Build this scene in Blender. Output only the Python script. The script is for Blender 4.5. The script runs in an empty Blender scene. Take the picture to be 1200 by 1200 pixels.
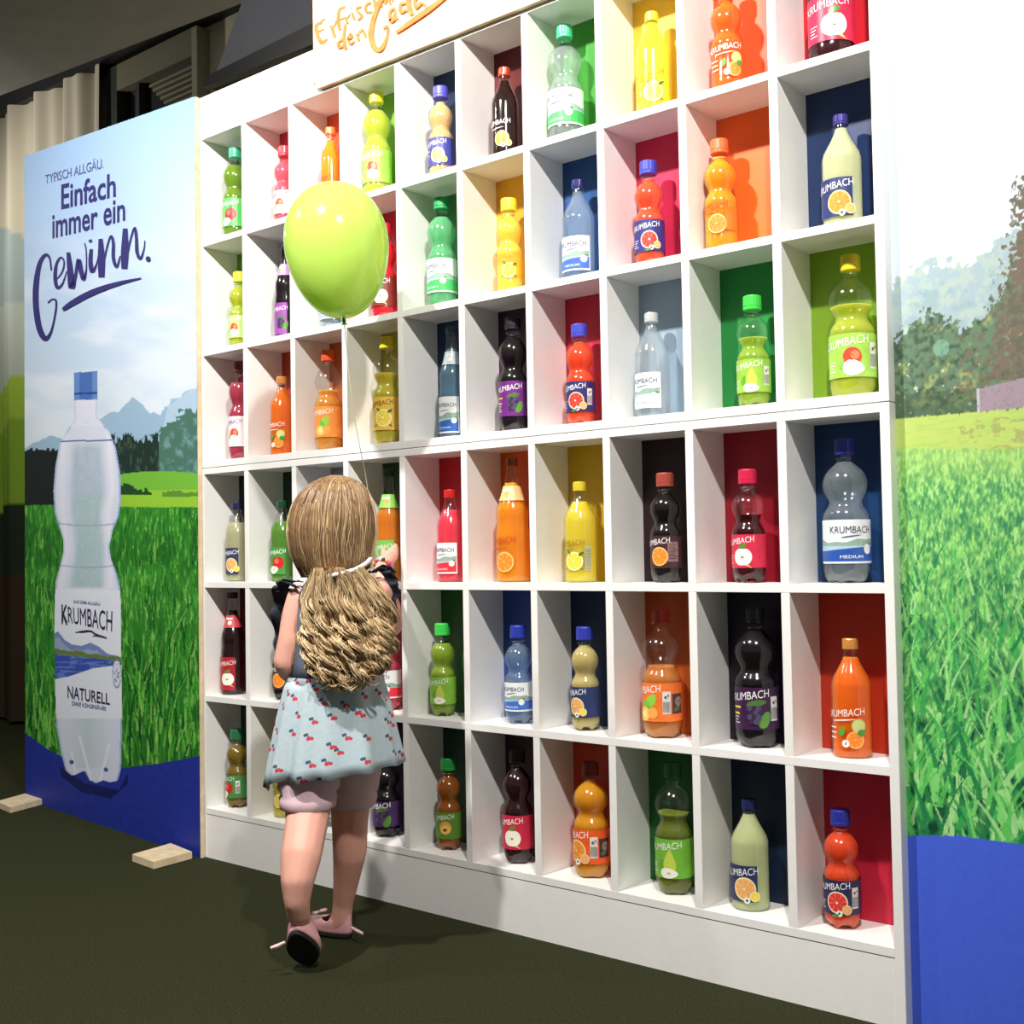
import bpy, bmesh, math, random
import numpy as np
from mathutils import Vector, Matrix
random.seed(7); RNG = np.random.default_rng(7)
scene = bpy.context.scene
COL = scene.collection

# ------------------------------------------------------------------ camera
F_PX = 1390.6
YAW, PITCH, ROLL = -0.6932, 0.0356, -0.0166
CAM = np.array([2.9078, -2.0913, 0.8617])
_f = np.array([math.sin(YAW)*math.cos(PITCH), math.cos(YAW)*math.cos(PITCH), math.sin(PITCH)])
_r = np.array([math.cos(YAW), -math.sin(YAW), 0.0]); _u = np.cross(_r, _f)
CR = _r*math.cos(ROLL) + _u*math.sin(ROLL); CU = -_r*math.sin(ROLL) + _u*math.cos(ROLL); CF = _f
cd = bpy.data.cameras.new('camera'); cam = bpy.data.objects.new('camera', cd); COL.objects.link(cam)
cd.sensor_width = 36.0; cd.lens = F_PX*36.0/1200.0; cd.clip_start = 0.05
cam.matrix_world = Matrix(((CR[0], CU[0], -CF[0], CAM[0]), (CR[1], CU[1], -CF[1], CAM[1]), (CR[2], CU[2], -CF[2], CAM[2]), (0, 0, 0, 1)))
scene.camera = cam

# ------------------------------------------------------------------ world, lights, exposure
w = bpy.data.worlds.new('world'); scene.world = w; w.use_nodes = True
w.node_tree.nodes['Background'].inputs[0].default_value = (0.93, 0.97, 1.0, 1)
w.node_tree.nodes['Background'].inputs[1].default_value = 0.075
scene.view_settings.view_transform = 'Standard'; scene.view_settings.look = 'None'
scene.view_settings.exposure = 0.75; scene.view_settings.gamma = 1.0; scene.view_settings.use_curve_mapping = False
def spot(name, loc, tgt, power, size=1.9, blend=0.6, rad=0.045, col=(1, .965, .92)):
    d = bpy.data.lights.new(name, 'SPOT'); d.energy = power; d.spot_size = size; d.spot_blend = blend
    d.shadow_soft_size = rad; d.color = col
    o = bpy.data.objects.new(name, d); COL.objects.link(o); o.location = loc
    o.rotation_euler = (Vector(tgt)-Vector(loc)).to_track_quat('-Z', 'Y').to_euler()
    return o
spot('spot_light', (1.15, -1.55, 2.80), (0.5, 0.0, 1.3), 165)
spot('spot_light', (2.75, -1.50, 2.80), (2.0, 0.0, 1.2), 145)
spot('spot_light', (-0.55, -1.50, 2.80), (-0.5, 0.0, 1.4), 52)
spot('spot_light', (-3.1, .25, 2.70), (-2.4, 1.2, 2.6), 22, 2.6)  # added fill lamp, out of view, to brighten the curtain and back wall

# ------------------------------------------------------------------ helpers
def ray(px, py): return CF + CR*(px-600.0)/F_PX - CU*(py-600.0)/F_PX
def on_y(px, py, Y=0.0):
    d = ray(px, py); return CAM + d*((Y-CAM[1])/d[1])
def on_z(px, py, Z=0.0):
    d = ray(px, py); return CAM + d*((Z-CAM[2])/d[2])
def at_d(px, py, D): return CAM + ray(px, py)*D
def depth(P): return float((np.asarray(P)-CAM) @ CF)
def topx(P):
    d = np.asarray(P) - CAM; z = d @ CF
    return 600+F_PX*(d @ CR)/z, 600-F_PX*(d @ CU)/z

def lin(c):
    c = np.asarray(c, float)/255.0
    return np.where(c <= .04045, c/12.92, ((c+.055)/1.055)**2.4)
def L4(c): return tuple(lin(c)) + (1.0,)

_mats = {}
def mat(name, rgb, rough=.5, noise=0.0, nscale=20., bump=0.0, bscale=200., spec=.5, coat=0.0, metal=0.0, sub=0.0, trans=0.0):
    if name in _mats: return _mats[name]
    m = bpy.data.materials.new(name); m.use_nodes = True; _mats[name] = m
    nt = m.node_tree; b = nt.nodes['Principled BSDF']
    b.inputs['Base Color'].default_value = L4(rgb); b.inputs['Roughness'].default_value = rough
    b.inputs['Specular IOR Level'].default_value = spec; b.inputs['Metallic'].default_value = metal
    b.inputs['Coat Weight'].default_value = coat
    if sub: b.inputs['Subsurface Weight'].default_value = sub; b.inputs['Subsurface Radius'].default_value = (.02, .008, .005)
    if noise or bump:
        tc = nt.nodes.new('ShaderNodeTexCoord')
    if noise:
        n = nt.nodes.new('ShaderNodeTexNoise'); n.inputs['Scale'].default_value = nscale; n.inputs['Detail'].default_value = 4
        nt.links.new(tc.outputs['Object'], n.inputs['Vector'])
        r = nt.nodes.new('ShaderNodeValToRGB'); c = lin(rgb)
        r.color_ramp.elements[0].color = tuple(np.clip(c*(1-noise), 0, 1))+(1,); r.color_ramp.elements[0].position = .3
        r.color_ramp.elements[1].color = tuple(np.clip(c*(1+noise), 0, 1))+(1,); r.color_ramp.elements[1].position = .7
        nt.links.new(n.outputs['Fac'], r.inputs['Fac']); nt.links.new(r.outputs['Color'], b.inputs['Base Color'])
    if bump:
        n2 = nt.nodes.new('ShaderNodeTexNoise'); n2.inputs['Scale'].default_value = bscale; n2.inputs['Detail'].default_value = 3
        nt.links.new(tc.outputs['Object'], n2.inputs['Vector'])
        bp = nt.nodes.new('ShaderNodeBump'); bp.inputs['Strength'].default_value = bump; bp.inputs['Distance'].default_value = .004
        nt.links.new(n2.outputs['Fac'], bp.inputs['Height']); nt.links.new(bp.outputs['Normal'], b.inputs['Normal'])
    return m
def mat_attr(name, rough=.6, spec=.3, gain=1.0):
    m = bpy.data.materials.new(name); m.use_nodes = True; nt = m.node_tree; b = nt.nodes['Principled BSDF']
    a = nt.nodes.new('ShaderNodeVertexColor'); a.layer_name = 'print'
    nt.links.new(a.outputs['Color'], b.inputs['Base Color']); b.inputs['Roughness'].default_value = rough
    b.inputs['Specular IOR Level'].default_value = spec
    return m
def mat_shell():
    """thin clear bottle wall: see-through with a glossy fresnel reflection"""
    m = bpy.data.materials.new('clear_wall'); m.use_nodes = True; nt = m.node_tree; nt.nodes.clear()
    out = nt.nodes.new('ShaderNodeOutputMaterial'); mix = nt.nodes.new('ShaderNodeMixShader')
    t = nt.nodes.new('ShaderNodeBsdfTransparent'); t.inputs[0].default_value = (.95, .96, .955, 1)
    g = nt.nodes.new('ShaderNodeBsdfGlossy'); g.inputs['Roughness'].default_value = .13
    lw = nt.nodes.new('ShaderNodeLayerWeight'); pw = nt.nodes.new('ShaderNodeMath'); pw.operation = 'POWER'; pw.inputs[1].default_value = 3.5
    fr = nt.nodes.new('ShaderNodeMath'); fr.operation = 'MULTIPLY_ADD'; fr.inputs[1].default_value = .45; fr.inputs[2].default_value = .075
    nt.links.new(lw.outputs['Facing'], pw.inputs[0]); nt.links.new(pw.outputs[0], fr.inputs[0]); nt.links.new(fr.outputs[0], mix.inputs[0]); nt.links.new(t.outputs[0], mix.inputs[1]); nt.links.new(g.outputs[0], mix.inputs[2])
    nt.links.new(mix.outputs[0], out.inputs[0]); return m
_liq = {}
def mat_liquid(rgb, clear, tint=None):
    rgb = tuple(np.asarray(rgb)*1.0)
    if sum(rgb) > 200 and clear < .6:
        clear = clear*.85; rgb = tuple(255*(np.asarray(rgb)/255.)**.82)
    key = (tuple(rgb), clear, tuple(tint) if tint else None)
    if key in _liq: return _liq[key]
    m = bpy.data.materials.new('liquid'); m.use_nodes = True; nt = m.node_tree; nt.nodes.clear(); _liq[key] = m
    out = nt.nodes.new('ShaderNodeOutputMaterial'); mix = nt.nodes.new('ShaderNodeMixShader'); mix.inputs[0].default_value = clear
    tc = nt.nodes.new('ShaderNodeTexCoord'); n = nt.nodes.new('ShaderNodeTexNoise'); n.inputs['Scale'].default_value = 18.
    nt.links.new(tc.outputs['Object'], n.inputs['Vector'])
    rp = nt.nodes.new('ShaderNodeValToRGB'); c = lin(rgb)
    rp.color_ramp.elements[0].color = tuple(c*.88)+(1,); rp.color_ramp.elements[1].color = tuple(np.clip(c*1.1, 0, 1))+(1,)
    nt.links.new(n.outputs['Fac'], rp.inputs['Fac'])
    d = nt.nodes.new('ShaderNodeBsdfPrincipled'); nt.links.new(rp.outputs[0], d.inputs['Base Color']); d.inputs['Specular IOR Level'].default_value = 0.1; d.inputs['Roughness'].default_value = .6
    d.inputs['Subsurface Weight'].default_value = 1.0; d.inputs['Subsurface Radius'].default_value = (1.0, .8, .6); d.inputs['Subsurface Scale'].default_value = .030
    t = nt.nodes.new('ShaderNodeBsdfTransparent'); t.inputs[0].default_value = tuple(lin(tint or rgb)**.5)+(1,)
    nt.links.new(d.outputs[0], mix.inputs[1]); nt.links.new(t.outputs[0], mix.inputs[2])
    nt.links.new(mix.outputs[0], out.inputs[0]); return m

def link(name, me, m=None, parent=None, smooth=False):
    if m is not None: me.materials.append(m)
    o = bpy.data.objects.new(name, me); COL.objects.link(o)
    if parent is not None: o.parent = parent
    if smooth: me.polygons.foreach_set('use_smooth', [True]*len(me.polygons))
    return o
def pydata(name, V, Fc, m=None, parent=None, smooth=False):
    me = bpy.data.meshes.new(name); me.from_pydata([tuple(map(float, v)) for v in V], [], [tuple(map(int, f)) for f in Fc]); me.update()
    return link(name, me, m, parent, smooth)
def empty(name, loc, label, cat, group=None, rz=0):
    o = bpy.data.objects.new(name, None); COL.objects.link(o); o.location = tuple(map(float, loc)); o.rotation_euler[2] = rz
    o.empty_display_size = .05; tag(o, label, cat, group); return o
def tag(o, label, cat, group=None):
    o['label'] = label; o['category'] = cat
    if group: o['group'] = group
    return o
def struct(o, label=None):
    o['kind'] = 'structure'
    if label: o['label'] = label
    return o
def box(name, lo, hi, m, parent=None, bev=0.0):
    bm = bmesh.new(); bmesh.ops.create_cube(bm, size=1)
    lo = Vector(tuple(map(float, lo))); hi = Vector(tuple(map(float, hi)))
    for v in bm.verts: v.co = Vector(((lo[i]+hi[i])/2 + v.co[i]*(hi[i]-lo[i]) for i in range(3)))
    if bev: bmesh.ops.bevel(bm, geom=bm.edges[:], offset=bev, segments=1, affect='EDGES')
    me = bpy.data.meshes.new(name); bm.to_mesh(me); bm.free()
    return link(name, me, m, parent)
def prism(name, poly, d, m, parent=None):
    """poly: 3D points of a planar outline, thickened by the vector d"""
    n = len(poly); V = [np.asarray(p, float) for p in poly]; V += [p+np.asarray(d) for p in V]
    Fc = [tuple(range(n)), tuple(range(2*n-1, n-1, -1))] + [((i+1) % n, i, n+i, n+(i+1) % n) for i in range(n)]
    o = pydata(name, V, Fc, m, parent); bm = bmesh.new(); bm.from_mesh(o.data)
    bmesh.ops.recalc_face_normals(bm, faces=bm.faces[:]); bm.to_mesh(o.data); bm.free(); return o
def tube(path, rad, seg=8, cap=True):
    P = [np.asarray(p, float) for p in path]; n = len(P)
    if np.isscalar(rad): rad = [rad]*n
    V = []; Fc = []
    up = np.array([.13, .31, .94])
    for i in range(n):
        t = P[min(i+1, n-1)]-P[max(i-1, 0)]; t /= (np.linalg.norm(t)+1e-9)
        a = np.cross(t, up); a /= (np.linalg.norm(a)+1e-9); b = np.cross(t, a)
        for k in range(seg):
            th = 2*math.pi*k/seg; V.append(P[i]+(a*math.cos(th)+b*math.sin(th))*rad[i])
    for i in range(n-1):
        for k in range(seg):
            k2 = (k+1) % seg; Fc.append((i*seg+k, i*seg+k2, (i+1)*seg+k2, (i+1)*seg+k))
    if cap: Fc.append(tuple(range(seg))); Fc.append(tuple(range((n-1)*seg, n*seg))[::-1])
    return V, Fc
def lathe(prof, seg=28, mod=None):
    V = []; Fc = []
    for (z, r) in prof:
        for k in range(seg):
            th = 2*math.pi*k/seg; rr, zz = (r, z) if mod is None else mod(th, z, r)
            V.append((rr*math.sin(th), -rr*math.cos(th), zz))
    n = len(prof)
    for i in range(n-1):
        for k in range(seg):
            k2 = (k+1) % seg; Fc.append((i*seg+k, i*seg+k2, (i+1)*seg+k2, (i+1)*seg+k))
    Fc.append(tuple(range(seg))[::-1]); Fc.append(tuple(range((n-1)*seg, n*seg)))
    return V, Fc

# ---- lettering from the built-in font, as 2D vertices/faces (cap height 1)
_txt = {}
def text2d(s, bold=0.0):
    key = (s, bold)
    if key in _txt: return _txt[key]
    c = bpy.data.curves.new('t', 'FONT'); c.body = s; c.size = 1.0; c.resolution_u = 3; c.offset = bold
    o = bpy.data.objects.new('t', c); COL.objects.link(o); bpy.context.view_layer.update()
    me = bpy.data.meshes.new_from_object(o.evaluated_get(bpy.context.evaluated_depsgraph_get()))
    V = np.array([v.co[:2] for v in me.vertices]); Fc = [tuple(p.vertices) for p in me.polygons]
    bpy.data.objects.remove(o); bpy.data.curves.remove(c); bpy.data.meshes.remove(me)
    V -= V.min(0); _txt[key] = (V, Fc, V.max(0)); return _txt[key]

WHITE = mat('white_laminate', (246, 244, 240), rough=.42, noise=.015, nscale=60, spec=.35)
WOOD = mat('pale_birch_ply', (226, 205, 168), rough=.6, noise=.12, nscale=35)

# ------------------------------------------------------------------ setting
floor = box('floor', (-7, -6, -.05), (6, 3.2, 0), mat('olive_carpet', (54, 57, 35), rough=.95, noise=.38, nscale=210, bump=.9, bscale=800, spec=.1))
struct(floor)
ceil = prism('ceiling', [(-6, .30-.25, 2.93), (6, .30+1.05, 2.93), (6, -6, 2.93), (-6, -6, 2.93)], (0, 0, .06), mat('grey_ceiling_board', (168, 166, 158), rough=.9, noise=.08, nscale=8)); struct(ceil)
WY = 1.2
wall = box('wall_back', (-7, WY, 0), (6, WY+.1, 3.9), mat('beige_plaster', (214, 206, 174), rough=.9, noise=.08, nscale=5)); struct(wall)
upper = []
for i, (x0, x1) in enumerate(((-6.2, -3.28), (-3.25, -2.28), (-2.25, .6))):
    box('panel', (x0, WY-.03, 3.46), (x1, WY-.002, 3.88), mat('dark_olive_panel', (70, 66, 50), rough=.7, noise=.15, nscale=10), wall)
box('mullion', (-3.12, WY-.05, 3.46), (-3.04, WY-.03, 3.88), mat('olive_post', (108, 104, 82), rough=.7), wall)
rail = box('trim_1', (-7, WY-.12, 3.33), (2.5, WY, 3.45), mat('black_rail', (22, 19, 18), rough=.5)); struct(rail)
# window beside the curtain
WX0, WX1 = -2.28, -1.62
win = box('window_1', (WX0, WY-.02, 2.2), (WX1, WY-.006, 3.27), mat('black_glass', (14, 16, 14), rough=.08, spec=.6)); struct(win)
FR = mat('dark_green_frame', (46, 50, 42), rough=.5)
box('window_frame', (WX0-.07, WY-.07, 2.2), (WX0+.02, WY-.005, 3.31), FR, win)
box('window_frame', (WX0+.16, WY-.055, 2.2), (WX0+.19, WY-.005, 3.18), FR, win)
box('window_frame', (WX1-.02, WY-.07, 2.2), (WX1+.02, WY-.005, 3.31), mat('beige_frame', (150, 146, 118), rough=.6), win)
box('window_frame', (WX0+.02, WY-.07, 3.18), (WX1-.02, WY-.005, 3.31), mat('olive_frame', (112, 108, 84), rough=.6), win)
for k in range(6):
    box('reflected_slat', (WX1-.40+.03*k, WY-.045, 3.14-.028*k), (WX1-.025, WY-.022, 3.152-.028*k), mat('blind_reflection', (132, 126, 98), rough=.6), win)  # slats stand in for a blind's reflection in the black glass
# dark slanting panel over the shelves
dk = prism('ceiling_baffle', [on_y(246, 104, .2), on_y(286, -4, .2), on_y(330, -110, .2), on_y(900, -330, .2), on_y(900, -175, .2), on_y(365, 56, .2)], (0, .03, 0), mat('slate_panel', (34, 35, 40), rough=.7, noise=.08, nscale=6))
tag(dk, 'dark slate grey panel hanging behind the top of the white shelves', 'panel')
st = prism('lamp_rail', [on_y(246, 106, .19), on_y(250, 93, .19), on_y(365, 36, .19), on_y(900, -215, .19), on_y(900, -185, .19), on_y(365, 60, .19)], (0, -.03, 0), mat('black_metal', (7, 7, 8), rough=.35))
tag(st, 'black metal rail along the lower edge of the slate panel', 'rail')
# ------------------------------------------------------------------ printed boards (fine grids that carry the print as colours)
def hash2(a, b, s=0):
    x = np.sin(a*127.1 + b*311.7 + s*74.7)*43758.5453; return x-np.floor(x)
def vnoise(x, y, s=0):
    xi, yi = np.floor(x), np.floor(y); fx, fy = x-xi, y-yi; fx = fx*fx*(3-2*fx); fy = fy*fy*(3-2*fy)
    h = lambda i, j: hash2(xi+i, yi+j, s)
    return (h(0, 0)*(1-fx)+h(1, 0)*fx)*(1-fy) + (h(0, 1)*(1-fx)+h(1, 1)*fx)*fy
def fbm(x, y, s=0, o=4):
    v = 0; a = .5
    for k in range(o): v = v+a*vnoise(x*2**k, y*2**k, s+k*13); a *= .5
    return v/(1-.5**o)
def inpoly(px, py, poly):
    ins = np.zeros(px.shape, bool); n = len(poly)
    for i in range(n):
        x1, y1 = poly[i]; x2, y2 = poly[(i+1) % n]
        c = ((y1 > py) != (y2 > py)); ins ^= c & (px < (x2-x1)*(py-y1)/(y2-y1+1e-12)+x1)
    return ins
def put(img, mask, col, a=1.0):
    col = np.asarray(col, float)
    if np.ndim(a) == 0: a = np.full(mask.shape, a)
    a = (a*mask)[..., None]; img[:] = img*(1-a) + col*a
def print_grid(name, P, img, m, parent, kind_label=None):
    """P: (H+1,W+1,3) points, img: (H,W,3) sRGB 0..255"""
    H, W = img.shape[0]-1, img.shape[1]-1
    me = bpy.data.meshes.new(name)
    V = P.reshape(-1, 3); me.vertices.add(len(V)); me.vertices.foreach_set('co', V.ravel().astype(np.float32))
    i, j = np.mgrid[0:H, 0:W]; a = i*(W+1)+j
    q = np.stack([a, a+1, a+W+2, a+W+1], -1).reshape(-1, 4)
    me.loops.add(q.size); me.loops.foreach_set('vertex_index', q.ravel().astype(np.int32))
    me.polygons.add(len(q)); me.polygons.foreach_set('loop_start', np.arange(0, q.size, 4).astype(np.int32))
    me.update(calc_edges=True)
    at = me.color_attributes.new('print', 'FLOAT_COLOR', 'POINT')
    c = np.ones(((H+1)*(W+1), 4), np.float32); c[:, :3] = lin(np.clip(img, 0, 255)).reshape(-1, 3)
    at.data.foreach_set('color', c.ravel())
    return link(name, me, m, parent)
PRINT = mat_attr('printed_vinyl', .55, .25)

# ---- left banner board
B_R = np.array([-.006, -.016, 0.]); B_L = np.array([-1.243, .112, 0.]); HR, HL = 2.228, 2.365
pn = np.cross(np.array([0, 0, 1.]), B_R-B_L); pn /= np.linalg.norm(pn)   # points away (+Y) or towards
if pn[1] > 0: pn = -pn
banner = empty('banner_board', (B_L+B_R)/2, 'tall printed board with giant water bottle on alpine meadow, left of shelves', 'banner')
bo = np.array(banner.location)
core = prism('board_edge', [B_L-bo, B_R-bo, B_R-bo+[0, 0, HR], B_L-bo+[0, 0, HL]], -pn*.013, WOOD, banner)
W_, H_ = 320, 900
uu = np.linspace(0, 1, W_+1); vv = np.linspace(0, 1, H_+1); UU, VV = np.meshgrid(uu, vv)
def bpt(u, v, off=.0012):
    return B_L + (B_R-B_L)*u[..., None] + np.stack([0*u, 0*u, v*(HL+(HR-HL)*u)], -1) + pn*off
Pg = bpt(UU, VV)
ctr = Pg; dd = ctr-CAM; zz = dd @ CF
px = 600+F_PX*(dd @ CR)/zz; py = 600-F_PX*(dd @ CU)/zz
img = np.zeros(px.shape+(3,)); one = np.ones(px.shape, bool)
t = np.clip((py-120)/400, 0, 1)[..., None]
img[:] = np.array([160, 196, 240])*(1-t)+np.array([214, 228, 240])*t
cl = fbm(px/60, py/28, 3); put(img, one, (232, 240, 250), np.clip((cl-.42)*3, 0, 1)*np.clip((py-260)/120, 0, 1)*.8)
rt = np.clip((px-90)/140, 0, 1)*np.clip((py-120)/150, 0, 1); put(img, one, (226, 240, 252), rt*.45)
jag = (fbm(px/6, py/6, 5)-.5)
put(img, inpoly(px+jag*6, py+jag*6, [(20, 560), (20, 528), (45, 519), (60, 511), (80, 515), (110, 500), (118, 488), (140, 480), (155, 465), (166, 473), (174, 483), (188, 485), (197, 474), (222, 456), (240, 450), (240, 600), (20, 600)]), (158, 190, 214))
put(img, inpoly(px, py, [(186, 520), (197, 476), (224, 456), (240, 452), (240, 520)]), (190, 212, 234), .7)
put(img, inpoly(px+jag*26, py+jag*8, [(172, 580), (176, 522), (190, 500), (205, 492), (218, 482), (240, 476), (240, 580)]), (78, 118, 104))
hl = fbm(px/7, py/9, 9); put(img, inpoly(px+jag*26, py, [(176, 580), (182, 515), (240, 482), (240, 580)]), (122, 168, 170), np.clip((hl-.5)*4, 0, .8))
jt = hash2(np.floor(px/3.2), 0*px, 4)*14
put(img, (py > 505+jt*.9+np.abs(((px+1.6) % 3.2)-1.6)*2) & (px > 126) & (px < 186) & (py < 566), (34, 52, 46))
put(img, (px > 120) & (px < 186) & (py > 512) & (py < 566), (80, 112, 84), np.clip((fbm(px/3, py/9, 21)-.55)*4, 0, .6))
put(img, (py > 524+jt*.35) & (px < 68) & (py < 600), (30, 36, 34))
fld = (py > 558+6*np.sin(px/40)) & (px > 120); put(img, fld, (120, 190, 62))
put(img, fld & (py > 574) & (py < 600), (152, 206, 58)); put(img, fld & (py < 580) & (px < 178) & (py > 564+jt*.5+(px-140)*.2), (36, 74, 36))
put(img, (py > 574+jt*.3) & (px > 190) & (py < 582), (60, 110, 50), .6)
gy = 592 + 2*jag + np.where(px < 68, 0, 2)
gr = py > gy; s = np.clip((py-590)/320, 0, 1)
sc = 1.0+2.2*s
nA = fbm(px/1.6+.6*np.sin(py/19+px/31), py/10, 31, 3); nB = fbm(px/3.2+.8*np.sin(py/29+px/41), py/24, 33, 3); n1 = nA*(1-s)+nB*s
nA = fbm(px/1.9+.7*np.sin(py/15+px/17), py/12, 47, 3); nB = fbm(px/3.8-.8*np.sin(py/23+px/37), py/26, 49, 3); n2 = nA*(1-s)+nB*s
n3 = fbm(px/26, py/26, 51)
bl = np.clip(n1*.62+n2*.62-.10+(n3-.5)*.5, 0, 1)[..., None]
ga = np.array([12, 70, 18])*(1-bl)+np.array([92, 196, 66])*bl
ga = ga*(1-.25*s[..., None]*(n3[..., None]))
put(img, gr, (0, 0, 0)); img[gr] = ga[gr]
for k in range(1100):
    bx_ = RNG.uniform(26, 234); by_ = 600+RNG.uniform(0, 1)**.8*300; sz = max(0, (by_-590)/320); hg = (7+38*sz)*RNG.uniform(.6, 1.3); ln_, bd_ = RNG.normal(0, .12), RNG.normal(0, .16); wd = (.45+1.2*sz)*RNG.uniform(.6, 1.2)
    j0, j1 = int((bx_-26-hg*.4)/208*W_)-6, int((bx_-26+hg*.4)/208*W_)+8; j0, j1 = max(j0, 0), min(j1, W_+1)
    v0 = (1000-by_)/890.; i0, i1 = int((v0-.12)*H_), int((v0+hg/800.+.12)*H_); i0, i1 = max(i0, 0), min(max(i1, i0+1), H_+1)
    sl = np.s_[i0:i1, j0:j1]; tt = (by_-py[sl])/hg; xc = bx_+hg*(ln_*tt+bd_*tt*tt); mk = (np.abs(px[sl]-xc) < wd*(1-.8*tt)) & (tt > 0) & (tt < 1) & gr[sl]
    put(img[sl], mk, [(40, 140, 40), (74, 176, 52), (24, 104, 30), (112, 196, 70), (10, 66, 22), (150, 206, 96)][k % 6], .75)
tipm = gr & (n1 > .66) & (n2 > .45); put(img, tipm, (150, 214, 96), .6)
blue = (py > np.interp(px, [25, 31, 56, 72, 110, 144, 185, 228, 240], [855, 860, 878, 886, 896, 900, 895, 887, 884]))
nb = fbm(px/3, py/3, 77)
put(img, blue, (38, 54, 156)); put(img, blue, (28, 42, 132), np.clip(nb-.3, 0, 1)); put(img, one, (0, 0, 0), 0.0)
put(img, inpoly(px, py, [(70, 898), (100, 918), (140, 926), (150, 905), (150, 918), (130, 936), (95, 928), (72, 910)]), (16, 24, 78), .8)
# the printed bottle
ol = [(87, 468), (87, 492), (78, 506), (70, 520), (65, 545), (62.5, 575), (64, 600), (69, 616), (74, 632), (74, 648), (70, 664), (65, 682), (64, 720), (64.5, 800), (66, 850), (71, 880), (77, 903), (84, 909), (91, 907), (99, 903), (105, 914), (113, 918), (121, 914), (128, 917), (138, 915), (142, 900), (143, 850), (142, 760), (141, 690), (137, 672), (130, 655), (128, 640), (132, 622), (139, 606), (142, 585), (141, 555), (136, 525), (128, 506), (114, 488), (114, 468)]
bm_ = inpoly(px, py, ol); put(img, bm_, (222, 228, 246))
edge = bm_ & ~inpoly(px+2.0, py, ol); put(img, edge, (150, 172, 226), .8); edge = bm_ & ~inpoly(px-2.0, py, ol); put(img, edge, (140, 160, 190), .5)
cenm = (py > 518) & (py < 689); ccx = np.interp(py, [518, 575, 600, 645, 689], [102, 103, 101, 105, 101]); chw = np.interp(py, [518, 575, 605, 645, 689], [20, 23, 19, 19, 22])
al = np.clip((chw-np.abs(px-ccx))/7, 0, 1)*np.clip((py-516)/10, 0, 1)*np.clip((691-py)/5, 0, 1)*(.75+.5*(fbm(px/6, py/14, 15)-.5))
put(img, cenm & bm_, (166, 188, 202), np.clip(al, 0, 1)*.85); put(img, cenm & bm_ & (py > 582+(px-100)*-.2), (172, 206, 200), np.clip(al, 0, 1)*.6); put(img, cenm & bm_ & (vnoise(px/2, py/2, 5) > .8), (214, 224, 228), al*.5)
put(img, bm_ & (py < 690), (244, 244, 254), np.clip(1-np.abs(px-(ccx-chw-8))/7, 0, 1)*.7); put(img, bm_ & (py < 690), (246, 246, 255), np.clip(1-np.abs(px-(ccx+chw+6))/6, 0, 1)*.7)
put(img, bm_ & (np.abs(py-516.5-(px-100)*-.015) < .9), (70, 90, 140), .8)
for yy in (613, 662): put(img, bm_ & (np.abs(py-yy-3*np.sin((px-66)/24)) < 1.0), (150, 160, 190), .55)
put(img, bm_ & (py > 492) & (py < 500) & (vnoise(px/1.5, py/1.5, 8) > .82), (90, 90, 130), .7)
lab = bm_ & (py > 690+(px-64)*.02) & (py < 842); put(img, lab, (236, 240, 252))
put(img, bm_ & (py > 842) & (py < 900), (196, 214, 216), np.clip(1-np.abs(px-103)/26, 0, 1)*.8)
for a_, b_ in (((93, 862), (106, 912)), ((128, 872), (118, 912)), ((84, 880), (88, 905))):
    tt = np.clip((py-a_[1])/(b_[1]-a_[1]), 0, 1); put(img, bm_ & (np.abs(px-(a_[0]+(b_[0]-a_[0])*tt)) < 1.6) & (py > a_[1]), (240, 244, 252), .8)
for cx_, cy_ in ((84, 893), (124, 902)): put(img, (px-cx_)**2+(py-cy_)**2 < 7, (40, 60, 140), .8)
mt = np.interp(px, [64, 68, 76, 84, 95, 106, 116, 126, 142], [742, 740, 750, 755, 757, 753, 758, 766, 770])
put(img, lab & (py > mt) & (py < 772), (120, 140, 196)); put(img, lab & (py > mt+7+jag*5) & (py < 774), (168, 186, 196), .7)
put(img, lab & (py > 760+jag*6+(px-64)*.14) & (py < 768+(px-64)*.14), (108, 128, 62))
lk = lab & (py > 766+(px-64)*.12) & (py < np.interp(px, [64, 80, 110, 142], [796, 793, 783, 779])); put(img, lk, (60, 84, 178)); put(img, lk & (fbm(px/12, py/1.6, 6) > .56), (120, 150, 220), .7)
sm = ((px-137)/5.5)**2+((py-790)/17)**2; put(img, lab & (sm < 1), (226, 230, 244)); put(img, lab & (np.abs(sm-.85) < .14) & (vnoise(py/2, px*0, 3) > .35), (130, 140, 180), .8)
put(img, lab & (sm < .5) & (vnoise(px/1.2, py/1.8, 4) > .6), (120, 130, 170), .7)
capm = inpoly(px, py, [(86.5, 437), (114, 434.5), (114, 468), (87, 469)]); put(img, capm, (74, 116, 186)); put(img, capm & (px < 93), (110, 148, 208), .8); put(img, capm & (px > 108), (130, 160, 210), .6)
put(img, capm & (np.abs(py-461.5+(px-87)*.04) < 1.2), (44, 78, 150)); put(img, bm_ & (py < 500) & (py > 469), (234, 234, 248), .6)
face = print_grid('printed_face', Pg-bo, img, PRINT, banner)

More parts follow.
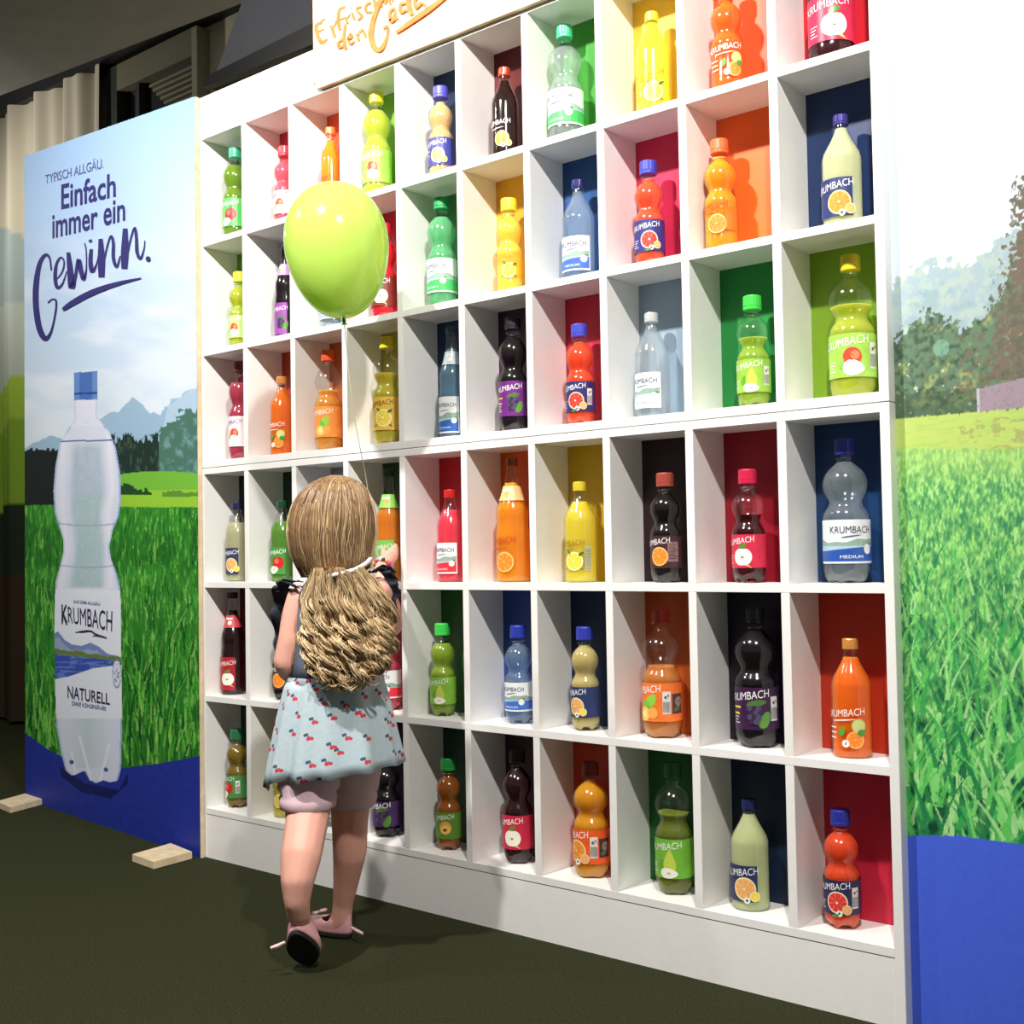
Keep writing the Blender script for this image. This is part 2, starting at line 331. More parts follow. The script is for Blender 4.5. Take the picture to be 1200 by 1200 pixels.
def plane_hit(px_, py_, P0, n):
    d = ray(px_, py_); return CAM + d*(((P0-CAM) @ n)/(d @ n))
def flat_text(name, s, quad, P0, n, m, parent, org, bold=0.01, off=.0025):
    """lettering laid on a plane, between four traced corner points TL TR BR BL"""
    V, Fc, mx = text2d(s, bold); tl, tr, br, bl = [plane_hit(x, y, P0, n) for x, y in quad]
    out = []
    for x, y in V:
        a, b = x/mx[0], y/mx[1]
        out.append((bl*(1-a)+br*a)*(1-b)+(tl*(1-a)+tr*a)*b + n*off - org)
    return pydata(name, out, Fc, m, parent)
def smooth_path(pts, k=6):
    P = np.array(pts, float); out = []
    n = len(P)
    for i in range(n-1):
        p0, p1, p2, p3 = P[max(i-1, 0)], P[i], P[i+1], P[min(i+2, n-1)]
        for t_ in np.linspace(0, 1, k, endpoint=False):
            out.append(.5*((2*p1)+(-p0+p2)*t_+(2*p0-5*p1+4*p2-p3)*t_**2+(-p0+3*p1-3*p2+p3)*t_**3))
    out.append(P[-1]); return np.array(out)
def brush(name, strokes, P0, n, m, parent, org, off=.0025):
    """brush strokes: lists of (x, y, width) traced on the board, as one lettering mesh"""
    V = []; Fc = []
    for j, stv in enumerate(strokes):
        S = smooth_path(stv); b = len(V)
        for i, (x, y, wd) in enumerate(S):
            tx, ty = S[min(i+1, len(S)-1)][:2]-S[max(i-1, 0)][:2]; ln = math.hypot(tx, ty)+1e-9
            nx, ny = -ty/ln, tx/ln; wd = max(wd, .4)
            for sg in (-.5, .5): V.append(plane_hit(x+nx*wd*sg, y+ny*wd*sg, P0, n)+n*(off+.0002*j)-org)
        for i in range(len(S)-1): Fc.append((b+2*i, b+2*i+1, b+2*i+3, b+2*i+2))
    return pydata(name, V, Fc, m, parent)
INK = mat('dark_blue_ink', (52, 48, 116), rough=.6, noise=.2, nscale=150)
INK2 = mat('grey_blue_ink', (92, 100, 150), rough=.6)
flat_text('lettering', 'TYPISCH ALLGÄU.', [(54, 203), (122, 183), (122, 197), (54, 216)], B_R, pn, INK2, banner, bo, .004)
flat_text('lettering', 'Einfach', [(72.5, 216), (136.5, 202), (136.5, 231), (72.5, 246)], B_R, pn, INK, banner, bo, .018)
flat_text('lettering', 'immer', [(62, 252), (115.5, 241), (115.5, 268), (62, 280)], B_R, pn, INK, banner, bo, .018)
flat_text('lettering', 'ein', [(122, 237), (147.5, 232), (147.5, 259), (122, 266)], B_R, pn, INK, banner, bo, .018)
brush('brush_lettering', [
 [(61, 317, 2), (59, 303, 2.5), (54, 299, 4), (47, 310, 5.5), (43, 335, 7), (43, 360, 7), (47, 385, 7), (54, 397, 6), (61, 388, 3), (66, 365, 2.6), (66.5, 353, 2.6), (62, 351, 2), (57, 355, 2)],
 [(68, 327, 1.5), (74, 318, 2), (76, 307, 2), (72, 302, 2.5), (67, 310, 3.5), (65.5, 325, 4.5), (68, 337, 4), (74, 333, 2.5), (79, 318, 1.2)],
 [(81, 296, 4.5), (83, 315, 7), (85, 336, 8), (89, 325, 4), (93, 305, 5), (96, 318, 5.5), (99, 327, 5), (102, 316, 2), (102, 295, 1.6), (100, 285, 1.4)],
 [(108, 292, 4), (107, 306, 5), (109, 318, 5), (114, 310, 2), (117, 296, 1.5)], [(106.5, 281, 4), (107.5, 284, 4)],
 [(119, 280, 5), (120, 305, 8.5), (120, 325, 7)], [(121, 318, 1.8), (126, 292, 2), (131, 277, 2.5), (134, 285, 3.5), (134, 302, 4), (138, 313, 3), (142, 300, 1.6)],
 [(148, 268, 5.5), (147.5, 295, 9), (147, 315, 7)], [(149, 308, 1.8), (154, 282, 2), (159, 267, 2.5), (161, 278, 3.5), (162, 296, 4), (166, 303, 3), (170, 292, 1.6), (171, 282, 1.2)],
 [(173.5, 301, 3), (175, 303.5, 6), (176.5, 306, 3)],
 [(75, 363, 4), (85, 356, 6.5), (105, 345, 7), (125, 337, 6), (145, 331, 4), (167, 326, 1.2)]], B_R, pn, INK, banner, bo)
DK = mat('label_ink', (44, 40, 80), rough=.6)
flat_text('lettering', 'KRUMBACH', [(73, 710), (132.5, 716), (132, 740), (74, 728)], B_R, pn, DK, banner, bo, .0)
flat_text('lettering', 'K', [(73, 708), (80, 709), (80, 732), (73, 731)], B_R, pn, DK, banner, bo, .012, .0028)
flat_text('lettering', 'AUS DEM ALLGÄU', [(87, 702), (118, 705), (118, 709.5), (87, 706.5)], B_R, pn, INK2, banner, bo)
brush('brush_lettering', [[(89, 741, .6), (98, 740, 2.4), (107, 739.5, 2), (113, 743, 1.8), (126, 747, .5)], [(109, 745, .5), (116, 745, 1.6), (126, 748, .5)]], B_R, pn, DK, banner, bo)
flat_text('lettering', 'NATURELL', [(80, 803), (129.5, 813), (129.5, 826), (80, 818)], B_R, pn, DK, banner, bo, .01)
flat_text('lettering', 'OHNE KOHLENSÄURE', [(85, 820), (125, 827), (125, 832.5), (85, 826.5)], B_R, pn, INK2, banner, bo)
for quad in ([(155, 1001), (180, 1010), (225, 998), (200, 988)], [(-4, 939), (12, 946), (52, 935.5), (36, 928)]):
    pts = [on_z(x, y, .022)-bo for x, y in quad]; prism('foot', pts, (0, 0, -.02), WOOD, banner)
for (x_, y_) in ((237, 434), (236.5, 573), (236.5, 703)):
    P = on_y(x_-1.5, y_, -.012); box('screw', np.array([.0118, P[1]-.002+.006, P[2]-.004])-[.0175, 0, 0]-bo, np.array([.0122, P[1]+.002+.006, P[2]+.004])-[.0175, 0, 0]-bo, mat('dark_screw', (50, 50, 46), rough=.4), banner)

# ---- right mural board
mur = empty('mural_board', (2.6, .035, 0), 'large printed meadow and trees wall graphic to the right of shelves', 'mural'); mo = np.array(mur.location)
MX0, MX1, MZ, MY = 2.0625, 3.1, 2.55, .03
box('board_edge', np.array([MX0, MY, 0])-mo, np.array([MX1, MY+.03, MZ])-mo, mat('brown_edge', (128, 112, 92), rough=.6), mur)
Hm = 1000
xs = np.concatenate([np.linspace(MX0+.002, 2.34, 176), np.linspace(2.34, MX1, 90)[1:]]); zs = np.linspace(0, MZ, Hm+1); Wm = len(xs)-1
XX, ZZ = np.meshgrid(xs, zs); Pm = np.stack([XX, 0*XX+MY-.0012, ZZ], -1)
ctr = Pm; X = ctr[..., 0]; Z = ctr[..., 2]
Xs = (X-2.06)*640; Zs = Z*660         # about one unit per photo pixel
img = np.zeros(X.shape+(3,)); one = np.ones(X.shape, bool)
img[:] = (206, 228, 244); put(img, one, (232, 240, 246), np.clip((1.75-Z)*2, 0, 1)*.8)
jg = fbm(Xs/9, Zs/9, 101)-.5; jg2 = fbm(Xs/3.5, Zs/3.5, 103)-.5
h1 = np.interp(X, [2.06, 2.10, 2.14, 2.20, 2.26, 2.32, 2.6, 3.1], [1.335, 1.365, 1.372, 1.365, 1.39, 1.40, 1.38, 1.42])+jg*.06
put(img, Z < h1, (168, 190, 198)); put(img, (Z < h1) & (fbm(Xs/8, Zs/8, 107) > .5), (186, 202, 190), .7); put(img, (Z < h1-.05), (146, 176, 184), np.clip((fbm(Xs/13, Zs/10, 108)-.4)*2, 0, .7))
h2 = np.interp(X, [2.06, 2.09, 2.13, 2.17, 2.20, 2.23, 2.255, 2.28, 2.32, 2.5, 3.1], [1.24, 1.262, 1.283, 1.262, 1.245, 1.272, 1.288, 1.33, 1.45, 1.36, 1.3])+jg*.05+jg2*.035
tr = Z < h2; f1 = fbm(Xs/6, Zs/6, 111); f2 = fbm(Xs/14, Zs/14, 113)
put(img, tr, (104, 132, 104)); put(img, tr, (70, 92, 74), np.clip((f1-.45)*4, 0, 1)); put(img, tr, (158, 172, 110), np.clip((f2-.55)*5, 0, .9)*np.clip(jg2*4+.6, 0, 1))
put(img, tr & (vnoise(Xs/5, Zs/5, 117)+jg2*.3 > .93) & (Z < 1.2), (226, 232, 208), .8); put(img, tr & (Z < 1.14), (64, 84, 62), .45)
put(img, tr & (X > 2.20+jg*.25+jg2*.1) & (Z > 1.13+jg*.1), (128, 116, 92), np.clip((f1-.4)*3, 0, .8))
# conifer at the right
con = (X > 2.295-(1.50-Z)*.17+jg*.06+jg2*.05) & (Z < 1.50) & (Z > 1.15); put(img, con & (vnoise(Xs/3, Zs/4, 121) > .28), (122, 108, 94)); put(img, con & (f1 > .55), (98, 104, 84), .7)
put(img, (X-2.152)**2+(Z-1.218)**2 < .00022, (150, 208, 186), .5)
wl = (X > 2.212) & (Z > 1.098) & (Z < 1.138+(X-2.212)*.14); put(img, wl, (164, 146, 158)); put(img, wl & (X < 2.216), (190, 190, 200)); put(img, wl & (vnoise(Xs/2, Zs/2, 5) > .7), (146, 126, 140), .5)
gl = Z < 1.098+jg2*.006; put(img, gl, (190, 212, 112)); put(img, gl & (fbm(Xs/16, Zs/3, 131) > .55), (176, 208, 104), .8)
put(img, gl & (X > 2.23+jg*.25) & (fbm(Xs/20, Zs/3.5, 133) > .55), (166, 166, 104), .7)
gs = Z < 1.045+jg2*.012-(X-2.06)*.08
s = np.clip((1.05-Z)/.7, 0, 1); sc = .8+2.6*s
nA = fbm(Xs/2.0+1.1*np.sin(Zs/17+Xs/23), Zs/5.5, 141, 3); nB = fbm(Xs/6.0+1.0*np.sin(Zs/27+Xs/33), Zs/17, 143, 3); n1 = nA*(1-s)+nB*s
nA = fbm(Xs/2.4-1.0*np.sin(Zs/13-Xs/19), Zs/6.5, 147, 3); nB = fbm(Xs/7.0-1.0*np.sin(Zs/23-Xs/39), Zs/20, 149, 3); n2 = nA*(1-s)+nB*s
n3 = fbm(Xs/22, Zs/22, 151)
bl = np.clip((n1+n2-.72)*1.9+(n3-.5)*.7, 0, 1)[..., None]; s3 = s[..., None]
ga = (np.array([74, 156, 100])*(1-s3)+np.array([14, 72, 50])*s3)*(1-bl)+(np.array([170, 224, 120])*(1-s3)+np.array([112, 212, 106])*s3)*bl
img[gs] = ga[gs]; put(img, gs & (n1 > .64) & (n2 > .45), (178, 236, 150), .75); put(img, gs & (n2 < .30) & (s > .4), (10, 54, 40), .6)
put(img, gs, (190, 222, 120), np.clip((Z-.96)*9, 0, .55))
# blades drawn one by one in the near part of the print
for k in range(520):
    bx_ = RNG.uniform(2.05, 3.1) if k % 2 else RNG.uniform(2.05, 2.36); bz = RNG.uniform(.28, .86); hgt = (.03+.10*max(0, (.9-bz)/.6))*RNG.uniform(.6, 1.3); lean = RNG.normal(0, .35); bend = RNG.normal(0, .4)
    wd = (.0016+.0045*max(0, (.9-bz)/.6))*RNG.uniform(.6, 1.2)
    i0, i1 = np.searchsorted(zs, bz), np.searchsorted(zs, min(bz+hgt, MZ-.01)); j0, j1 = np.searchsorted(xs, bx_-.12), np.searchsorted(xs, bx_+.12)
    if i1 <= i0 or j1 <= j0: continue
    sl = np.s_[i0:min(i1, Hm), j0:min(j1, Wm)]; tt = (Z[sl]-bz)/hgt; xc = bx_+hgt*(lean*tt+bend*tt*tt)
    mk = np.abs(X[sl]-xc) < wd*(1-.85*tt); c_ = [(96, 200, 92), (132, 222, 118), (60, 170, 84), (36, 128, 72), (176, 232, 150)][k % 5]
    sub = img[sl]; put(sub, mk & gs[sl], c_, .85)
bb = Z < np.interp(X, [2.06, 2.15, 2.27, 2.6, 3.1], [.340, .352, .353, .33, .26]); put(img, bb, (74, 104, 226)); put(img, bb, (66, 96, 214), np.clip(fbm(Xs/4, Zs/4, 161)-.3, 0, 1))
print_grid('printed_face', Pm-mo, img, PRINT, mur)

# ---- printed curtain far left, and what stands before it
cur = empty('printed_curtain', (-3.9, WY-.16, 0), 'beige fabric curtain printed with green hills, behind the banner at far left', 'curtain'); co = np.array(cur.location)
xs = np.linspace(-5.4, -2.35, 240); zs = np.linspace(.02, 3.33, 160); XX, ZZ = np.meshgrid(xs, zs)
YY = WY-.10-.030*np.sin(XX*21+np.sin(ZZ*1.1)*.5)-.015*np.sin(XX*47+1)
Pc = np.stack([XX, YY, ZZ], -1); ctr = Pc; X, Z = ctr[..., 0], ctr[..., 2]
img = np.zeros(X.shape+(3,)); img[:] = (190, 182, 160); one = np.ones(X.shape, bool)
put(img, Z < 2.62+.10*np.sin(X*5), (150, 162, 158)); put(img, Z < 2.25+.05*np.sin(X*3), (172, 178, 164)); put(img, Z < 1.87+.08*np.sin(X*4), (148, 176, 62)); put(img, Z < 1.55+.25*(X+3.5), (112, 146, 44), .7)
put(img, Z < 1.12+.06*np.sin(X*6+2), (36, 46, 32)); put(img, Z < .8, (58, 40, 30), .8)
print_grid('drape', Pc-co, img, mat_attr('printed_fabric', .9, .1), cur)
P = on_z(12, 838, 0)
stg = empty('draped_stand', (P[0]-.16, P[1]-.36, 0), 'low dark stand under a golden cloth beside the left banner', 'stand')
box('body', (-.32, -.1, 0), (.30, .1, .62), mat('dark_red_brown', (70, 38, 32), rough=.8, noise=.4, nscale=14), stg, .01)
V = []; Fc = []
for i in range(25):
    for k in range(9):
        a = i/24*2*math.pi; rr = 1+.05*math.sin(a*9); dz = k/8
        V.append((.36*rr*math.cos(a)*(.96+.06*dz), .13*rr*math.sin(a)*(1+.05*dz), .90-.36*dz-.06*math.sin(a*5)*dz))
for i in range(24):
    for k in range(8): Fc.append((i*9+k, (i+1)*9+k, (i+1)*9+k+1, i*9+k+1))
Fc.append(tuple(i*9 for i in range(24)))
pydata('cloth', V, Fc, mat('golden_cloth', (122, 98, 52), rough=.8, noise=.35, nscale=20), stg, True)
box('top_box', (-.30, -.09, .62), (.28, .09, .88), mat('dark_box', (64, 50, 34), rough=.8), stg)

# ------------------------------------------------------------------ shelves
PW, CW = .2065, .188           # column pitch, clear width
TOPS = [2.1007, 1.7813, 1.4574, 1.1097, .7791, .4497]
FLO = [1.7983, 1.4744, 1.1477, .7961, .4667, .1425]
DEP = .126; XL, XR = -.0185, 9*PW+CW+.0185
BACK = [
 [(70,120,62),(205,44,58),(222,84,40),(120,176,50),(22,40,76),(92,26,28),(66,150,56),(238,196,60),(230,84,40),(190,24,44)],
 [(96,150,40),(60,56,60),(176,190,204),(196,36,62),(34,122,62),(228,168,44),(30,76,130),(204,40,82),(232,104,34),(26,48,92)],
 [(150,60,48),(176,62,34),(190,96,44),(168,150,44),(30,48,86),(58,26,54),(196,44,66),(150,170,188),(28,130,58),(126,164,36)],
 [(26,28,44),(22,58,40),(150,158,160),(44,66,30),(190,28,44),(222,96,24),(204,168,30),(46,22,24),(150,18,40),(22,58,104)],
 [(96,22,32),(52,46,44),(176,180,176),(160,30,46),(40,92,34),(32,70,140),(18,38,74),(178,84,30),(30,22,40),(186,50,24)],
 [(22,62,42),(90,84,50),(120,130,120),(48,28,60),(20,60,40),(58,22,30),(186,62,30),(28,98,36),(20,34,62),(196,36,62)]]
SEAM = mat('shadow_gap', (120, 92, 76), rough=.8)
for unit, rows, label in (('upper', (0, 1, 2), 'white compartment shelf unit, upper three rows of bottles with header board'), ('lower', (3, 4, 5), 'white compartment shelf unit, lower three rows of bottles above white plinth')):
    sh = empty('shelf_unit', (1.02, .06, 0 if unit == 'lower' else 1.1288), label, 'shelf', 'stacked white shelf units'); so = np.array(sh.location)
    z0, z1 = (1.1288, 2.2270) if unit == 'upper' else (.0, 1.1272)
    sy0 = 0.0
    for xa, xb in ((XL, -.0), (XR-.0185, XR)):
        box('side_panel', np.array([xa, sy0, z0])-so, np.array([xb, DEP+.012, z1 if unit == 'lower' else TOPS[0]+.017])-so, WHITE, sh, .0008)
    boards = []
    if unit == 'upper': boards = [(TOPS[0], TOPS[0]+.017), (TOPS[1], FLO[0]), (TOPS[2], FLO[1]), (1.1288, FLO[2])]
    else: boards = [(TOPS[3], 1.1272), (TOPS[4], FLO[3]), (TOPS[5], FLO[4]), (.1255, FLO[5])]
    for za, zb in boards: box('shelf_board', np.array([0, sy0+.0004, za])-so, np.array([XR-.0185, DEP, zb])-so, WHITE, sh, .0006)
    for r in rows:
        for c in range(1, 10):
            box('divider', np.array([c*PW-.0185, sy0+.0008, FLO[r]])-so, np.array([c*PW, DEP, TOPS[r]])-so, WHITE, sh, .0006)
        for c in range(10):
            rgb = BACK[r][c]
            box('back_panel', np.array([c*PW-.009, DEP, FLO[r]-.008])-so, np.array([c*PW+CW+.009, DEP+.006, TOPS[r]+.008])-so, mat('back_%d_%d_%d' % rgb, rgb, rough=.45, spec=.4, noise=.04, nscale=30), sh)
    box('back_board', np.array([XL, DEP+.0065, z0])-so, np.array([XR, DEP+.012, z1])-so, WHITE, sh)
    if unit == 'lower':
        box('plinth', np.array([0, sy0+.0015, 0])-so, np.array([XR-.0185, sy0+.018, .1235])-so, WHITE, sh)
        box('seam', np.array([0, sy0+.003, .1235])-so, np.array([XR-.0185, sy0+.018, .1255])-so, SEAM, sh)
    else:
        box('header_board', np.array([XL, sy0+.0002, TOPS[0]+.0172])-so, np.array([XR, sy0+.0182, 2.227])-so, WHITE, sh)
        box('seam', np.array([0, sy0+.003, 1.1272])-so, np.array([XR-.0185, DEP, 1.1288])-so, SEAM, sh)

# sign on the header
SN = np.array([0, -1., 0]); SP = np.array([0, -.014, 0])
sg = empty('sign_board', (1.0, -.006, 2.1085), 'cream wooden sign with orange brush lettering on top of the shelves', 'sign'); so = np.array(sg.location)
pts = []
for (x_, z_, a0) in ((.5185+.02, 2.1085+.02, 180), (1.75-.02, 2.1085+.02, 270), (1.75-.02, 2.50-.02, 0), (.5185+.02, 2.375-.02+.0, 90)):
    for k in range(5):
        a = math.radians(a0+k*22.5); pts.append(np.array([x_+.02*math.cos(a), -.014, z_+.02*math.sin(a)])-so)
prism('board', pts, (0, .012, 0), mat('cream_ply', (240, 212, 172), rough=.5, noise=.03, nscale=25), sg)
OR = mat('orange_brush_paint', (222, 126, 60), rough=.6, noise=.22, nscale=60)
brush('brush_lettering', [
 [(378, 27, 2), (371, 30, 4), (372, 40, 4.5), (377, 50, 5), (384, 46, 2)], [(372, 38, 2.5), (380, 34, 2)], [(369, 32, 3), (381, 22, 2)],
 [(388, 30, 3), (391, 38, 3.5), (393, 44, 3)], [(390, 34, 2), (395, 26, 2)], [(405, 8, 2), (398, 12, 3.5), (397, 26, 4), (399, 36, 3)], [(393, 26, 2), (404, 21, 1.5)],
 [(405, 20, 2.5), (408, 28, 3)], [(407, 22, 2), (411, 17, 1.5)], [(413, 15, 2.5), (416, 23, 3)], [(412, 9, 2), (412.5, 10, 2)], [(425, 8, 2), (419, 10, 2.6), (421, 15, 3), (425, 19, 3), (420, 24, 2)],
 [(436, 3, 2), (430, 6, 3), (430, 14, 3), (437, 14, 2)], [(437, -8, 3), (440, 5, 3), (441, 12, 3)], [(441, 6, 2), (446, 1, 2), (448, 8, 3)], [(452, 5, 3), (456, -4, 3), (462, 2, 2.5)], [(472, -10, 3), (468, -2, 3)],
 [(403, 46, 2), (398, 50, 3), (398, 56, 3), (404, 54, 2.5)], [(406, 28, 2), (404, 44, 3), (406, 58, 4)], [(409, 47, 2), (414, 43, 2), (412, 40, 2), (409, 47, 2.6), (412, 52, 2.5), (417, 48, 1.5)], [(419, 40, 2.5), (422, 48, 3)], [(420, 42, 1.5), (426, 35, 2), (430, 44, 2.5)],
 [(459, 6, 2), (455, -2, 3), (448, 2, 4), (440, 20, 5), (436, 40, 6), (440, 56, 6), (448, 58, 5), (454, 46, 3), (456, 32, 2.5), (450, 34, 2)],
 [(457, 26, 1.5), (464, 18, 2), (463, 10, 2), (458, 16, 3), (460, 26, 3), (468, 20, 2)],
 [(478, 4, 2), (471, 6, 3), (471, 15, 3), (478, 12, 2.5)], [(482, -12, 3), (480, 4, 5), (484, 18, 5)], [(494, -4, 2), (488, 0, 3), (489, 10, 3), (496, 4, 3), (500, 8, 2)], [(502, -4, 4), (508, -14, 3), (512, -2, 3)],
 [(466, 39, 3), (480, 29, 5), (500, 15, 6), (515, 4, 5), (530, -8, 3)]], SP, SN, OR, sg, so, .0008)
box('screw', on_y(368.5, 98.5, -.0142)-so-[.002, .001, .002], on_y(368.5, 98.5, -.0142)-so+[.002, .001, .002], mat('dark_screw', (50, 50, 46)), sg)

# ------------------------------------------------------------------ bottles
SHELL = mat_shell()
def pet_profile(R, H):
    zn = H-.033
    P = [(0, .58), (0, .74), (.02, .88), (.05, .955), (.10, 1.0), (.145, 1.0), (.155, .985), (.495, .985), (.505, 1.0), (.535, .985), (.57, .90), (.60, .78), (.63, .715), (.655, .735), (.685, .82), (.72, .92), (.765, .975), (.81, .965), (.855, .88), (.895, .72), (.925, .54), (.945, .42)]
    pr = [(z*zn, r*R) for z, r in P]; nr = .0132
    return pr + [(.957*zn, max(nr, .36*R)), (.966*zn, nr), (.972*zn, nr+.0035), (.985*zn, nr+.0035), (.988*zn, nr), (zn+.02, nr)], (.155*zn, .495*zn), .0190, .030
def glass_profile(R, H):
    zn = H-.019
    P = [(0, .90), (.006, .95), (.02, 1), (.10, 1), (.30, 1), (.50, 1), (.66, 1.0), (.69, .985), (.705, .945), (.73, .92), (.80, .72), (.86, .545), (.905, .44)]
    pr = [(z*zn, r*R) for z, r in P]
    return pr + [(.94*zn, max(.0125, .36*R)), (zn, .0122), (zn+.012, .0122)], (.10*zn, .46*zn), .0150, .0205
def tall_profile(R, H):
    zn = H-.016
    P = [(0, .92), (.006, .96), (.02, 1), (.10, 1), (.30, 1), (.41, 1), (.44, .985), (.50, .93), (.54, .935), (.59, .965), (.63, .93), (.68, .78), (.74, .63), (.81, .50), (.88, .40)]
    pr = [(z*zn, r*R) for z, r in P]
    return pr + [(.95*zn, max(.0125, .33*R)), (zn, .0125), (zn+.01, .0125)], (.05*zn, .39*zn), .0148, .018
def radius_at(pr, z):
    zs_ = np.array([p[0] for p in pr]); rs = np.array([p[1] for p in pr]); o = np.argsort(zs_, kind='stable'); return float(np.interp(z, zs_[o], rs[o]))
def wrap(V2, pr, th0, zc, off):
    out = []
    for s_, t_ in V2:
        z = zc+t_; r = radius_at(pr, z)+off; th = th0+s_/max(r, .01); out.append((r*math.sin(th), -r*math.cos(th), z))
    return out
def strip(pr, za, zb, th0, half, off, n=28, k=6):
    V = []; Fc = []
    for j in range(k+1):
        z = za+(zb-za)*j/k; r = radius_at(pr, z)+off
        for i in range(n+1):
            th = th0-half+2*half*i/n; V.append((r*math.sin(th), -r*math.cos(th), z))
    for j in range(k):
        for i in range(n): a = j*(n+1)+i; Fc.append((a, a+1, a+n+2, a+n+1))
    return V, Fc
def disc2(cx, cy, r, n=18, rings=3, sq=1.0):
    V = [(cx, cy)]; Fc = []
    for j in range(1, rings+1):
        for i in range(n): a = 2*math.pi*i/n; V.append((cx+r*j/rings*math.cos(a), cy+sq*r*j/rings*math.sin(a)))
    for i in range(n): Fc.append((0, 1+i, 1+(i+1) % n))
    for j in range(rings-1):
        for i in range(n):
            a = 1+j*n+i; b = 1+j*n+(i+1) % n; Fc.append((a, a+n, b+n, b))
    return V, Fc
def poly2(pts):
    c = (sum(p[0] for p in pts)/len(pts), sum(p[1] for p in pts)/len(pts)); n = len(pts)
    V = [c]+[(c[0]+(p[0]-c[0])*j/3, c[1]+(p[1]-c[1])*j/3) for j in (1, 2, 3) for p in pts]
    return V, [(0, 1+i, 1+(i+1) % n) for i in range(n)]+[(1+j*n+i, 1+(j+1)*n+i, 1+(j+1)*n+(i+1) % n, 1+j*n+(i+1) % n) for j in (0, 1) for i in range(n)]
def leaf2(cx, cy, L, a, w=.4):
    pts = []
    for k in range(12):
        t_ = 2*math.pi*k/12; x = L*.5*math.cos(t_); y = L*.5*w*math.sin(t_)*(1-.25*math.cos(t_)); pts.append((cx+x*math.cos(a)-y*math.sin(a), cy+x*math.sin(a)+y*math.cos(a)))
    return poly2(pts)
def rect2(x0, y0, x1, y1, n=4):
    V = []; Fc = []
    for i in range(n+1): x = x0+(x1-x0)*i/n; V += [(x, y0), (x, y1)]
    for i in range(n): Fc.append((2*i, 2*i+2, 2*i+3, 2*i+1))
    return V, Fc
CIT = {'orange': ((252, 214, 150), (244, 150, 52), (252, 190, 104)), 'grapefruit': ((250, 214, 190), (226, 62, 52), (246, 140, 120)), 'lemon': ((252, 246, 196), (244, 216, 66), (252, 238, 150)), 'bright': ((255, 196, 120), (250, 140, 44), (255, 190, 110)), 'pale': ((246, 226, 176), (240, 176, 104), (248, 214, 160))}
